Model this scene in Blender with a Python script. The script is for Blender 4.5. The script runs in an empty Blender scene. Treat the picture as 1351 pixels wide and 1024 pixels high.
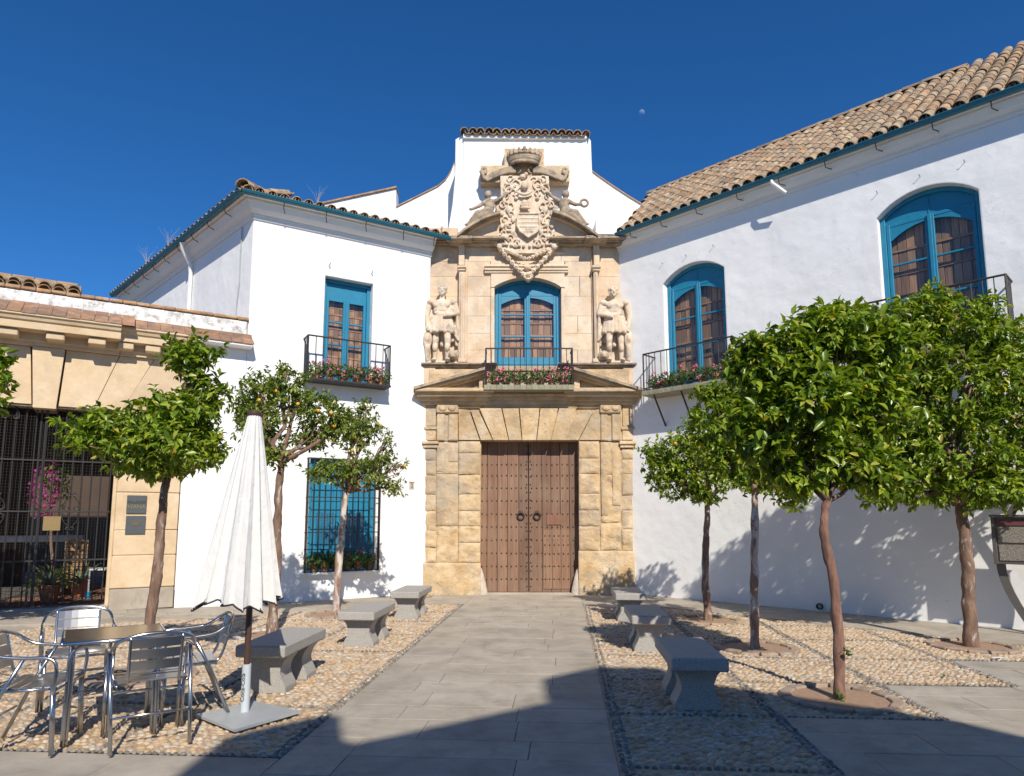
import bpy, bmesh, math, random
import numpy as np
from mathutils import Vector, Matrix, Quaternion
random.seed(7); rng = np.random.default_rng(7)
R = math.radians
scene = bpy.context.scene
COL = scene.collection
# ------------------------------------------------------------------ camera
F, PX, PY, HZ, H = 900.0, 675.5, 572.0, 686.0, 1.6      # focal length and principal point in photo pixels, eye height
TH = math.atan((HZ - PY) / F)
cam = bpy.data.cameras.new('camera'); camo = bpy.data.objects.new('camera', cam); COL.objects.link(camo)
cam.sensor_fit = 'HORIZONTAL'; cam.sensor_width = 36.0; cam.lens = 36.0 * F / 1351.0
cam.shift_y = (PY - 512.0) / 1351.0
camo.location = (0, 0, H); camo.rotation_euler = (math.pi / 2 + TH, 0, 0)
cam.clip_start = 0.05; cam.clip_end = 8000
scene.camera = camo
# ------------------------------------------------------------------ light
SUN_AZ, SUN_EL = R(14), R(38)            # sun stands behind the camera, a little to the right
world = bpy.data.worlds.new('World'); scene.world = world; world.use_nodes = True
wn = world.node_tree.nodes; wl = world.node_tree.links
bg = wn['Background']; sky = wn.new('ShaderNodeTexSky'); sky.sky_type = 'NISHITA'; sky.sun_disc = False
sky.sun_elevation = SUN_EL; sky.sun_rotation = math.pi - SUN_AZ
sky.altitude = 1500; sky.air_density = 1.0; sky.dust_density = 0.0; sky.ozone_density = 10.0
hs = wn.new('ShaderNodeHueSaturation'); hs.inputs['Saturation'].default_value = 1.13      # the deep blue of a dry autumn day
wl.new(sky.outputs[0], hs.inputs['Color']); wl.new(hs.outputs[0], bg.inputs[0]); bg.inputs[1].default_value = 0.118
sun = bpy.data.lights.new('sun', 'SUN'); sun.energy = 4.9; sun.angle = R(0.53); sun.color = (1.0, 0.925, 0.81)
suno = bpy.data.objects.new('sun', sun); COL.objects.link(suno)
TOSUN = Vector((math.sin(SUN_AZ) * math.cos(SUN_EL), -math.cos(SUN_AZ) * math.cos(SUN_EL), math.sin(SUN_EL)))
suno.rotation_euler = TOSUN.to_track_quat('Z', 'Y').to_euler(); suno.location = (0, -5, 30)
vs = scene.view_settings; vs.view_transform = 'Standard'; vs.look = 'None'; vs.exposure = 0.10; vs.gamma = 1.0
try: vs.use_curve_mapping = False
except Exception: pass
scene.cycles.max_bounces = 8; scene.cycles.transparent_max_bounces = 12
# ------------------------------------------------------------------ measuring helpers
CAM = np.array([0, 0, H])
def ray(x, y):
    a = (x - PX) / F; b = -(y - PY) / F
    return np.array([a, math.cos(TH) - b * math.sin(TH), math.sin(TH) + b * math.cos(TH)])
def gz(x, y=0):
    t = min(1.0, max(0.0, (-5.0 - x) / 6.0)); return 0.25 * t * t * (3 - 2 * t)
def gzv(x):
    t = np.clip((-5.0 - x) / 6.0, 0, 1); return 0.25 * t * t * (3 - 2 * t)
def G(x, y):
    z = 0.0; d = ray(x, y)
    for i in range(15):
        p = CAM + d * ((z - H) / d[2]); z = gz(p[0])
    return p
def atY(x, y, Y):
    d = ray(x, y); return CAM + d * (Y / d[1])
def vpdir(x):
    d = ray(x, HZ); n = math.hypot(d[0], d[1]); return np.array([d[0] / n, d[1] / n, 0])
class Fr:
    """a wall frame: s along the wall, t out of the wall, z up"""
    def __init__(s, o, u):
        s.o = np.array(o, float); s.u = np.array(u, float); s.u /= np.linalg.norm(s.u); s.n = np.array([s.u[1], -s.u[0], 0.0])
    def at(s, x, y, t=0.0):
        d = ray(x, y); k = np.dot(s.o + s.n * t - CAM, s.n) / np.dot(d, s.n); p = CAM + d * k
        return float(np.dot(p - s.o, s.u)), float(p[2])
    def p(s, a, t, z):
        return s.o + s.u * a + s.n * t + np.array([0, 0, z])
po = Fr([0.3575, 14.98, 0], [1, 0, 0])                    # stone portal front
lw = Fr([-1.9142, 14.9815, 0], vpdir(2200))               # left wing (s < 0 towards the left)
rw = Fr([2.6798, 14.9815, 0], -vpdir(-218))               # right wing (s > 0 towards the right)
lgf = Fr(lw.p(-3.80, 0, 0), -vpdir(-218))                 # side face of the left wing (s < 0 going back)
PV = np.array([.0765, 1.0]) / math.hypot(1, .0765); PU = np.array([PV[1], -PV[0]]); PO = np.array([.26, 14.98])
def uv(u, v): q = PO + PU * u + PV * v; return float(q[0]), float(q[1])
def toimg(p):
    x, y, z = p[0], p[1], p[2] - H
    d = y * math.cos(TH) + z * math.sin(TH); b = -y * math.sin(TH) + z * math.cos(TH)
    if d < .05: return (-9999, -9999)
    return PX + F * x / d, PY - F * b / d
def inview(p, m=220):
    x, y = toimg(p); return -m < x < 1351 + m and 0 - m < y < 1024 + m
# ------------------------------------------------------------------ mesh helpers
WB = {}
class MB:
    def __init__(s): s.v = []; s.f = []
    def add(s, vs, fs):
        k = len(s.v); s.v.extend([tuple(map(float, q)) for q in vs]); s.f.extend([tuple(i + k for i in f) for f in fs]); return s
    def hexa(s, q):
        return s.add(q, [(0, 3, 2, 1), (4, 5, 6, 7), (0, 1, 5, 4), (1, 2, 6, 5), (2, 3, 7, 6), (3, 0, 4, 7)])
    def box(s, P, a0, a1, b0, b1, c0, c1, ch=0.0, jit=0.0):
        if ch <= 0:
            return s.hexa([P(a, b, c) for c in (c0, c1) for a, b in ((a0, b0), (a1, b0), (a1, b1), (a0, b1))])
        A, B, Cc = (a0, a1), (b0, b1), (c0, c1)
        ch = min(ch, abs(a1 - a0) * .45, abs(b1 - b0) * .45, abs(c1 - c0) * .45)
        sg = lambda r: ch if r[1] > r[0] else -ch
        idx = {}; vs_ = []
        for i in (0, 1):
            for j in (0, 1):
                for k in (0, 1):
                    for ax in range(3):
                        q = [A[i], B[j], Cc[k]]
                        ins = [A[i] + (sg(A) if i == 0 else -sg(A)), B[j] + (sg(B) if j == 0 else -sg(B)), Cc[k] + (sg(Cc) if k == 0 else -sg(Cc))]
                        w = [q[m] if m == ax else ins[m] for m in range(3)]
                        if jit: w = [c + random.uniform(-jit, jit) for c in w]
                        idx[(i, j, k, ax)] = len(vs_); vs_.append(P(*w))
        fs = []
        for i in (0, 1):
            fs.append([idx[(i, 0, 0, 0)], idx[(i, 1, 0, 0)], idx[(i, 1, 1, 0)], idx[(i, 0, 1, 0)]])
            fs.append([idx[(0, i, 0, 1)], idx[(1, i, 0, 1)], idx[(1, i, 1, 1)], idx[(0, i, 1, 1)]])
            fs.append([idx[(0, 0, i, 2)], idx[(1, 0, i, 2)], idx[(1, 1, i, 2)], idx[(0, 1, i, 2)]])
        for i in (0, 1):
            for j in (0, 1):
                fs.append([idx[(i, j, 0, 0)], idx[(i, j, 1, 0)], idx[(i, j, 1, 1)], idx[(i, j, 0, 1)]])
                fs.append([idx[(i, 0, j, 0)], idx[(i, 1, j, 0)], idx[(i, 1, j, 2)], idx[(i, 0, j, 2)]])
                fs.append([idx[(0, i, j, 1)], idx[(1, i, j, 1)], idx[(1, i, j, 2)], idx[(0, i, j, 2)]])
                for k in (0, 1): fs.append([idx[(i, j, k, 0)], idx[(i, j, k, 1)], idx[(i, j, k, 2)]])
        return s.add(vs_, fs)
    def prism(s, front, ext):
        n = len(front); e = np.array(ext, float); fr = [np.array(q, float) for q in front]
        return s.add(fr + [q + e for q in fr], [tuple(range(n)), tuple(range(2 * n - 1, n - 1, -1))] + [(i, i + n, (i + 1) % n + n, (i + 1) % n) for i in range(n)])
    def tube(s, pts, r, n=6, cap=True):
        pts = [np.array(q, float) for q in pts]; m = len(pts)
        rr = r if isinstance(r, (list, tuple, np.ndarray)) else [r] * m
        vs_ = []; ref = None
        for i, q in enumerate(pts):
            d = pts[min(i + 1, m - 1)] - pts[max(i - 1, 0)]; d = d / (np.linalg.norm(d) + 1e-9)
            if ref is None:
                ref = np.array([0, 0, 1.0]) if abs(d[2]) < .9 else np.array([1.0, 0, 0])
            a = ref - d * np.dot(ref, d)
            if np.linalg.norm(a) < 1e-4: a = np.cross(d, [1, .3, .2])
            a /= np.linalg.norm(a); b = np.cross(d, a); ref = a
            for k in range(n):
                w = 2 * math.pi * k / n; vs_.append(q + (a * math.cos(w) + b * math.sin(w)) * rr[i])
        fs = [(i * n + k, i * n + (k + 1) % n, (i + 1) * n + (k + 1) % n, (i + 1) * n + k) for i in range(m - 1) for k in range(n)]
        if cap: fs += [tuple(range(n - 1, -1, -1)), tuple((m - 1) * n + k for k in range(n))]
        return s.add(vs_, fs)
    def lathe(s, c, prof, n=16):
        c = np.array(c, float); vs_ = []
        for r_, z in prof:
            for k in range(n):
                w = 2 * math.pi * k / n; vs_.append(c + np.array([r_ * math.cos(w), r_ * math.sin(w), z]))
        m = len(prof)
        fs = [(i * n + k, i * n + (k + 1) % n, (i + 1) * n + (k + 1) % n, (i + 1) * n + k) for i in range(m - 1) for k in range(n)]
        fs += [tuple(range(n - 1, -1, -1)), tuple((m - 1) * n + k for k in range(n))]
        return s.add(vs_, fs)
    def ball(s, c, r, n=8, m=5, rot=None):
        c = np.array(c, float); r3 = np.array(r if hasattr(r, '__len__') else [r] * 3, float)
        q = [np.array([0, 0, -1.0])] + [np.array([math.cos(2 * math.pi * k / n) * math.sin(math.pi * j / m), math.sin(2 * math.pi * k / n) * math.sin(math.pi * j / m), -math.cos(math.pi * j / m)]) for j in range(1, m) for k in range(n)] + [np.array([0, 0, 1.0])]
        out = []
        for w in q:
            w = w * r3
            if rot is not None: w = np.array(rot @ Vector(w))
            out.append(c + w)
        L = len(q) - 1
        fs = [(0, 1 + (k + 1) % n, 1 + k) for k in range(n)] + [(1 + j * n + k, 1 + j * n + (k + 1) % n, 1 + (j + 1) * n + (k + 1) % n, 1 + (j + 1) * n + k) for j in range(m - 2) for k in range(n)]
        fs += [(L, L - n + k, L - n + (k + 1) % n) for k in range(n)]
        return s.add(out, fs)
def newmesh(name, mb, mat, smooth=False, fix=True, base=None, weld=False):
    me = bpy.data.meshes.new(name)
    vs_ = np.array(mb.v, float)
    if base is not None: vs_ = vs_ - np.array(base)
    me.from_pydata(vs_.tolist(), [], mb.f)
    if fix:
        bm = bmesh.new(); bm.from_mesh(me)
        if weld: bmesh.ops.remove_doubles(bm, verts=bm.verts, dist=.0006)
        bmesh.ops.recalc_face_normals(bm, faces=bm.faces); bm.to_mesh(me); bm.free()
    if smooth == 'auto':
        me.shade_smooth(); me.set_sharp_from_angle(angle=R(38))
    elif smooth: me.shade_smooth()
    if mat: me.materials.append(mat)
    return me
def link(name, data, parent=None):
    o = bpy.data.objects.new(name, data); COL.objects.link(o)
    if parent is not None: o.parent = parent
    return o
def obj(name, mb, mat, parent=None, smooth=False, fix=True, weld=False):
    base = WB.get(parent)
    me = newmesh(name, mb, mat, smooth, fix, base, weld)
    o = link(name, me, parent)
    if base is not None: WB[o] = base
    return o
def tag(o, label, cat, group=None, kind=None):
    if label: o['label'] = label
    if cat: o['category'] = cat
    if group: o['group'] = group
    if kind: o['kind'] = kind
    return o
def thing(name, label, cat, loc=(0, 0, 0), rz=None, group=None):
    o = bpy.data.objects.new(name, None); COL.objects.link(o); o.empty_display_size = .1
    o.location = loc; tag(o, label, cat, group)
    if rz is not None: o.rotation_euler = (0, 0, rz)
    else: WB[o] = np.array(loc, float)
    return o
def dup(o, parent=None):
    c = o.copy(); COL.objects.link(c)
    if parent is not None: c.parent = parent
    for ch in list(o.children): dup(ch, c)
    return c
def inst(name, me, parent, loc, rot=None, scale=None):
    """a piece that shares mesh data; loc in world"""
    o = link(name, me, parent); b = WB.get(parent)
    o.location = Vector(loc) - (Vector(b) if b is not None else Vector((0, 0, 0)))
    if b is not None: WB[o] = np.array(loc, float)
    if rot is not None:
        o.rotation_mode = 'QUATERNION'; o.rotation_quaternion = rot
    if scale is not None: o.scale = scale
    return o
XYZ = lambda a, b, c: np.array([a, b, c], float)
def lerp(a, b, t): return a + (b - a) * t
# ------------------------------------------------------------------ materials
class NT:
    def __init__(s, name):
        s.m = bpy.data.materials.new(name); s.m.use_nodes = True; s.t = s.m.node_tree; s.n = s.t.nodes; s.l = s.t.links
        s.b = s.n['Principled BSDF']; s.out = s.n['Material Output']; s.pos = s.n.new('ShaderNodeNewGeometry')
    def map(s, scale):
        if not hasattr(scale, '__len__'): return s.pos.outputs['Position']
        m = s.n.new('ShaderNodeMapping'); m.inputs['Scale'].default_value = scale; s.l.new(s.pos.outputs['Position'], m.inputs['Vector']); return m.outputs[0]
    def noise(s, scale, detail=4, rough=.55, dist=0.0):
        t = s.n.new('ShaderNodeTexNoise'); t.inputs['Detail'].default_value = detail; t.inputs['Roughness'].default_value = rough; t.inputs['Distortion'].default_value = dist
        t.inputs['Scale'].default_value = 1.0 if hasattr(scale, '__len__') else scale
        s.l.new(s.map(scale), t.inputs['Vector']); return t.outputs['Fac']
    def voro(s, scale, feat='F1'):
        t = s.n.new('ShaderNodeTexVoronoi'); t.feature = feat; t.inputs['Scale'].default_value = 1.0 if hasattr(scale, '__len__') else scale
        s.l.new(s.map(scale), t.inputs['Vector']); return t.outputs['Distance'] if feat != 'F1' else t.outputs['Color']
    def ramp(s, fac, stops):
        r = s.n.new('ShaderNodeValToRGB'); e = r.color_ramp.elements
        while len(e) < len(stops): e.new(.5)
        for i, (p, c) in enumerate(stops):
            e[i].position = p; e[i].color = (*c, 1) if len(c) == 3 else c
        s.l.new(fac, r.inputs[0]); return r.outputs[0]
    def mix(s, fac, a, b, mode='MIX'):
        x = s.n.new('ShaderNodeMix'); x.data_type = 'RGBA'; x.blend_type = mode
        for v, i in ((fac, 0), (a, 6), (b, 7)):
            if hasattr(v, 'is_linked'): s.l.new(v, x.inputs[i])
            else: x.inputs[i].default_value = v if i == 0 else (*v, 1)
        return x.outputs[2]
    def rnd(s, kind):
        if kind == 'island': return s.pos.outputs['Random Per Island']
        o = s.n.new('ShaderNodeObjectInfo'); return o.outputs['Random']
    def val(s, fac, lo, hi):
        m = s.n.new('ShaderNodeMapRange'); m.inputs[3].default_value = lo; m.inputs[4].default_value = hi; s.l.new(fac, m.inputs[0]); return m.outputs[0]
    def math(s, op, a, b):
        m = s.n.new('ShaderNodeMath'); m.operation = op
        for v, i in ((a, 0), (b, 1)):
            if hasattr(v, 'is_linked'): s.l.new(v, m.inputs[i])
            else: m.inputs[i].default_value = v
        return m.outputs[0]
    def bump(s, h, strength, dist, bevel=0.0):
        """h: one height or list of (height, strength, distance)"""
        prev = None
        if bevel:
            bv = s.n.new('ShaderNodeBevel'); bv.samples = 4; bv.inputs[0].default_value = bevel; prev = bv.outputs[0]
        for hh, st, di in (h if isinstance(h, list) else [(h, strength, dist)]):
            b = s.n.new('ShaderNodeBump'); b.inputs['Strength'].default_value = st; b.inputs['Distance'].default_value = di; s.l.new(hh, b.inputs['Height'])
            if prev is not None: s.l.new(prev, b.inputs['Normal'])
            prev = b.outputs[0]
        s.l.new(prev, s.b.inputs['Normal']); return s
    def col(s, c):
        if hasattr(c, 'is_linked'): s.l.new(c, s.b.inputs['Base Color'])
        else: s.b.inputs['Base Color'].default_value = (*c, 1)
        return s
    def set(s, **k):
        for a, v in k.items():
            i = s.b.inputs[a.replace('_', ' ')]
            if hasattr(v, 'is_linked'): s.l.new(v, i)
            else: i.default_value = v
        return s
def stone(name, a, b, c, stain=(.12, .105, .085), lo=.58, hi=.72, scale=2.2, bump=.5, rv=.25, rk='object', bev=.012, fine=38, dist=.012, weather=0.0):
    n = NT(name); base = n.ramp(n.noise(scale, 6, .6, .4), [(.3, a), (.5, b), (.7, c)])
    f2 = n.noise(scale * 6, 6, .65); base = n.mix(n.val(f2, .0, .55), base, n.mix(1.0, base, (.62, .55, .47), 'MULTIPLY'))
    rv_ = n.val(n.rnd(rk), 1 - rv, 1 + rv); base = n.mix(1.0, base, n.ramp(n.rnd(rk), [(0, (1 - rv, 1 - rv, 1 - rv * .9)), (.5, (1, .98, .95)), (1, (1 + rv * .4, 1 + rv * .35, 1 + rv * .25))]), 'MULTIPLY')
    st = n.math('MULTIPLY', n.ramp(n.noise(scale * 1.3, 8, .7, .3), [(lo, (0, 0, 0)), (hi, (1, 1, 1))]), n.val(n.noise(scale * 9, 5, .7), .35, 1.1))
    base = n.mix(st, base, stain)
    if weather:
        wt = n.ramp(n.noise((1.1, 1.1, .55), 7, .72, .6), [(.48, (0, 0, 0)), (.64, (1, 1, 1))]); base = n.mix(n.math('MULTIPLY', wt, weather), base, (.40, .355, .30))
        pt = n.ramp(n.noise(7.5, 7, .75, .4), [(.60, (0, 0, 0)), (.68, (1, 1, 1))]); base = n.mix(n.math('MULTIPLY', pt, weather), base, (.26, .20, .14))
    n.col(base).set(Roughness=.92); n.bump([(n.noise(scale * 2.2, 5, .6), bump, dist * 2.2), (n.noise(fine, 6, .7), bump, dist * .55)], 0, 0, bev)
    return n.m
def plain(name, c, rough=.6, metal=0.0, var=.12, scale=9, bump=.0, bscale=60, rk=None, rv=.2, bev=0.0, sx=None):
    n = NT(name); f = n.noise(sx or scale, 5, .6)
    base = n.mix(f, tuple(x * (1 - var) for x in c), tuple(min(1, x * (1 + var)) for x in c))
    if rk: base = n.mix(1.0, base, n.ramp(n.rnd(rk), [(0, (1 - rv,) * 3), (1, (1 + rv,) * 3)]), 'MULTIPLY')
    n.col(base).set(Roughness=rough, Metallic=metal)
    if bump or bev: n.bump(n.noise(bscale, 4), bump, .004, bev)
    return n.m
def whitewash(name, c=(.84, .84, .83), lump=.42):
    n = NT(name); base = n.mix(n.ramp(n.noise(.9, 6, .65), [(.45, (0, 0, 0)), (.75, (1, 1, 1))]), c, tuple(x * .93 for x in c))
    # thin runs of old dirt, stretched down the wall
    runs = n.ramp(n.noise((5.5, 5.5, .35), 6, .7), [(.60, (0, 0, 0)), (.82, (1, 1, 1))]); base = n.mix(n.math('MULTIPLY', runs, .24), base, (.50, .47, .43))
    # meandering hairline cracks, only here and there
    cr = n.ramp(n.math('ABSOLUTE', n.math('SUBTRACT', n.noise(1.25, 4, .6), .5), 0), [(0.0, (1, 1, 1)), (.0045, (0, 0, 0))])
    cr = n.math('MULTIPLY', cr, n.ramp(n.noise(.7, 2), [(.52, (0, 0, 0)), (.60, (1, 1, 1))])); base = n.mix(n.math('MULTIPLY', cr, .35), base, (.42, .40, .37))
    n.col(base).set(Roughness=.93)
    n.bump([(n.noise(.8, 3, .5), lump, .10), (n.noise(3.2, 4, .55), lump, .022), (n.noise(16, 5, .6), lump * .8, .006), (n.noise(70, 3, .6), .35, .0022)], 0, 0, .035)
    return n.m
def wood(name, a, b, rv=.3, rk='island', grain=(42, 42, 1.6), rough=.75):
    n = NT(name); base = n.ramp(n.noise(grain, 6, .65, .3), [(.3, a), (.7, b)])
    base = n.mix(1.0, base, n.ramp(n.rnd(rk), [(0, (1 - rv,) * 3), (1, (1 + rv, 1 + rv * .9, 1 + rv * .75))]), 'MULTIPLY')
    w = n.ramp(n.noise(1.5, 5, .6), [(.42, (0, 0, 0)), (.68, (1, 1, 1))]); base = n.mix(n.math('MULTIPLY', w, .30), base, (.32, .24, .17))
    n.col(base).set(Roughness=rough); n.bump(n.noise(grain, 5, .7), .55, .004); return n.m
MT = {}
MT['white'] = whitewash('whitewash')
MT['white_smooth'] = whitewash('whitewash_smooth', lump=.25)
n = NT('stained_whitewash'); b_ = n.mix(n.ramp(n.noise(7, 8, .75), [(.47, (0, 0, 0)), (.66, (1, 1, 1))]), (.78, .77, .75), (.30, .275, .25)); n.col(b_).set(Roughness=.95); n.bump([(n.noise(4, 5), .6, .03), (n.noise(40, 5), .6, .006)], 0, 0, .02); MT['white_dirty'] = n.m
MT['stone'] = stone('warm_sandstone', (.50, .34, .175), (.665, .50, .30), (.77, .64, .46), stain=(.36, .30, .225), lo=.50, hi=.66, bump=1.0, dist=.026, rv=.18, weather=.55)
MT['stone_up'] = stone('pale_sandstone', (.65, .47, .31), (.77, .62, .455), (.82, .71, .575), stain=(.49, .42, .345), lo=.54, hi=.70, bump=.7, rv=.10, weather=.35)
MT['stone_relief'] = stone('carved_sandstone', (.64, .49, .35), (.76, .63, .49), (.82, .73, .61), stain=(.27, .245, .215), lo=.53, hi=.66, scale=3.5, bump=.7, rv=.05, bev=0)
MT['stone_dark'] = stone('lichened_sandstone', (.38, .30, .205), (.49, .39, .28), (.60, .49, .37), stain=(.11, .10, .09), lo=.45, hi=.62, scale=2.8, bump=.8)
MT['stone_gallery'] = stone('honey_render', (.62, .475, .30), (.71, .56, .375), (.76, .63, .45), stain=(.50, .40, .275), lo=.54, hi=.72, scale=1.6, bump=.6, rv=.08)
MT['granite'] = stone('grey_granite_paving', (.345, .31, .255), (.43, .39, .33), (.495, .455, .39), stain=(.23, .205, .17), lo=.52, hi=.72, scale=1.9, bump=.55, rv=.09, bev=.008, fine=90, dist=.006)
n = NT('bench_granite'); sp = n.noise(170, 2, .7); base = n.ramp(sp, [(.36, (.13, .125, .12)), (.46, (.36, .345, .32)), (.62, (.50, .48, .445))])
base = n.mix(n.val(n.noise(5, 5), 0, .5), base, (.30, .27, .23)); n.col(base).set(Roughness=.8); n.bump(n.noise(120, 3), .5, .003, .012); MT['bench'] = n.m
n = NT('cobble'); base = n.ramp(n.rnd('island'), [(0, (.30, .20, .125)), (.25, (.50, .35, .205)), (.5, (.58, .43, .275)), (.75, (.42, .365, .305)), (1, (.62, .54, .43))])
base = n.mix(n.val(n.noise(60, 4), 0, .5), base, (.33, .24, .155)); n.col(base).set(Roughness=.72); n.bump(n.noise(150, 3), .3, .002); MT['cobble'] = n.m
n = NT('cobble_single'); base = n.ramp(n.rnd('object'), [(0, (.30, .20, .125)), (.25, (.50, .35, .205)), (.5, (.58, .43, .275)), (.75, (.42, .365, .305)), (1, (.62, .54, .43))])
base = n.mix(n.val(n.noise(60, 4), 0, .5), base, (.33, .24, .155)); n.col(base).set(Roughness=.72); n.bump(n.noise(150, 3), .3, .002); MT['cobble1'] = n.m
MT['cobble_dark'] = plain('dark_cobble', (.20, .18, .155), .8, var=.4, scale=40, rk='island', rv=.45)
MT['mortar'] = plain('sandy_mortar', (.40, .31, .21), .95, var=.25, scale=14, bump=.6, bscale=120)
MT['ground'] = plain('dusty_joint_ground', (.15, .135, .115), .95, var=.25, scale=3, bump=.5, bscale=80)
MT['soil'] = plain('red_soil', (.33, .215, .14), .95, var=.45, scale=18, bump=.9, bscale=50)
n = NT('roof_tile'); rr = n.rnd('object')
base = n.ramp(rr, [(0, (.33, .185, .095)), (.25, (.44, .275, .15)), (.5, (.52, .36, .21)), (.75, (.37, .27, .175)), (1, (.57, .43, .27))])
li = n.ramp(n.noise(5.5, 7, .7), [(.40, (0, 0, 0)), (.58, (1, 1, 1))]); base = n.mix(n.math('MULTIPLY', li, .80), base, (.15, .125, .10))
n.col(base).set(Roughness=.92); n.bump(n.noise(45, 5, .7), .6, .006); MT['tile'] = n.m
n2 = NT('roof_tile_far'); base = n2.ramp(n2.rnd('island'), [(0, (.33, .185, .095)), (.25, (.44, .275, .15)), (.5, (.52, .36, .21)), (.75, (.37, .27, .175)), (1, (.57, .43, .27))])
li = n2.ramp(n2.noise(5.5, 7, .7), [(.40, (0, 0, 0)), (.58, (1, 1, 1))]); base = n2.mix(n2.math('MULTIPLY', li, .80), base, (.15, .125, .10))
n2.col(base).set(Roughness=.92); n2.bump(n2.noise(45, 5, .7), .6, .006); MT['tile_far'] = n2.m
MT['brick_tile'] = stone('flat_brick_tile', (.33, .175, .10), (.43, .24, .145), (.50, .31, .20), stain=(.17, .14, .115), lo=.44, hi=.60, scale=5, bump=.8, rv=.25, bev=.006) if True else plain('x', (.43, .22, .13), .9, var=.35, scale=14, bump=.6, bscale=50, rk='object', rv=.3)
MT['coping'] = stone('ochre_coping_tile', (.46, .25, .125), (.55, .34, .18), (.60, .43, .27), stain=(.24, .19, .14), lo=.52, hi=.68, scale=5, bump=.8, rv=.25, bev=.006) if True else plain('x', (.56, .33, .16), .9, var=.3, scale=9, bump=.6, bscale=50, rk='object', rv=.3)
MT['blue'] = plain('blue_paint', (.012, .20, .335), .5, var=.22, scale=7, bump=.25, bscale=40)
MT['blue_gutter'] = plain('blue_gutter_paint', (.012, .15, .23), .45, var=.18, scale=4)
MT['shutter'] = wood('brown_shutter_wood', (.33, .165, .075), (.64, .39, .20), rv=.5)
MT['door'] = wood('weathered_door_wood', (.135, .073, .046), (.265, .15, .094), rv=.26, rk='object', grain=(34, 34, 1.3))
MT['door_red'] = wood('reddish_door_wood', (.15, .065, .04), (.235, .115, .07), rv=.15, rk='object', grain=(34, 34, 1.3))
MT['iron'] = plain('dark_wrought_iron', (.045, .042, .04), .55, metal=.35, var=.4, scale=30, bump=.2)
MT['rust'] = plain('old_iron_nail', (.07, .055, .048), .6, metal=.5, var=.4, scale=40)
MT['balcony_edge'] = plain('balcony_stone_edge', (.30, .26, .19), .85, var=.3, scale=12, rk='object', rv=.15)
MT['green_glaze'] = plain('green_glaze', (.16, .36, .14), .35, var=.3, scale=30)
MT['clay'] = plain('terracotta_pot', (.47, .20, .10), .8, var=.2, scale=14, rk='object', rv=.2)
MT['blue_pot'] = plain('blue_glazed_pot', (.02, .22, .42), .3)
MT['alu'] = plain('polished_aluminium', (.50, .51, .53), .24, metal=1.0, var=.06, scale=30)
MT['alu_slat'] = plain('brushed_aluminium', (.46, .465, .47), .38, metal=1.0, var=.10, scale=60)
MT['steel_top'] = plain('brushed_steel_table_top', (.50, .47, .42), .22, metal=1.0, var=.12, scale=20)
MT['plate'] = plain('grey_painted_steel', (.42, .44, .45), .5, metal=.2, var=.15, scale=7)
MT['pole'] = plain('brown_painted_pole', (.075, .04, .028), .4)
MT['pole_grey'] = plain('pale_grey_pole', (.50, .54, .56), .4)
MT['black'] = plain('black_trim', (.012, .012, .012), .6)
n = NT('umbrella_canvas'); base = n.mix(n.noise(6, 5), (.78, .77, .74), (.85, .845, .825)); n.col(base).set(Roughness=.95)
n.bump([(n.noise((26, 26, 2.2), 4, .6), .6, .014), (n.noise((9, 9, 6), 4, .6), .5, .03), (n.noise(420, 2), .2, .001)], 0, 0)
tr = n.n.new('ShaderNodeBsdfTranslucent'); n.l.new(base, tr.inputs[0]); mx = n.n.new('ShaderNodeMixShader'); mx.inputs[0].default_value = .18
n.l.new(n.b.outputs[0], mx.inputs[1]); n.l.new(tr.outputs[0], mx.inputs[2]); n.l.new(mx.outputs[0], n.out.inputs[0]); MT['canvas'] = n.m
MT['sign'] = plain('bronze_grey_metal', (.14, .128, .118), .5, metal=.3, var=.15, scale=6)
n = NT('engraved_panel'); base = n.ramp(n.noise(75, 4, .8), [(.42, (.10, .09, .075)), (.55, (.34, .31, .27))]); n.col(base).set(Roughness=.7); MT['engraved'] = n.m
MT['plaque'] = plain('dark_slate_plaque', (.085, .095, .10), .45, var=.15, scale=20)
MT['gold'] = plain('worn_gold_letter', (.34, .24, .11), .4, metal=.4)
MT['pink_glass'] = plain('dull_red_strip', (.16, .06, .065), .5)
MT['pipe_white'] = plain('white_painted_pipe', (.80, .80, .78), .5, var=.05)
MT['kerb'] = stone('reddish_kerb_stone', (.31, .235, .175), (.39, .30, .235), (.45, .365, .30), lo=.55, hi=.75, scale=6, bump=.6, rv=.15)
MT['whitestone'] = stone('pale_guard_stone', (.50, .43, .36), (.60, .54, .47), (.68, .63, .56), lo=.62, hi=.78, scale=6, bump=.5, rv=.05)
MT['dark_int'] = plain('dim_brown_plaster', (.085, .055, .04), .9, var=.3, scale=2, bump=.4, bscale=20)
MT['brick_floor'] = plain('patio_brick', (.30, .15, .095), .85, var=.3, scale=12, rk='object', rv=.2)
n = NT('bark'); base = n.ramp(n.noise((14, 14, 3.5), 6, .7, .5), [(.3, (.10, .06, .042)), (.55, (.235, .145, .10)), (.75, (.36, .26, .20))])
wsh = n.ramp(n.noise((9, 9, 3.2), 6, .75, .6), [(.56, (0, 0, 0)), (.66, (1, 1, 1))]); base = n.mix(n.math('MULTIPLY', wsh, .75), base, (.62, .58, .53))
n.col(base).set(Roughness=.9); n.bump(n.noise((30, 30, 7), 6, .75), .9, .015); MT['bark'] = n.m
n = NT('bark_pale'); base = n.ramp(n.noise((14, 14, 3.5), 6, .7, .5), [(.3, (.17, .10, .07)), (.55, (.33, .21, .15)), (.75, (.46, .35, .27))])
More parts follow.
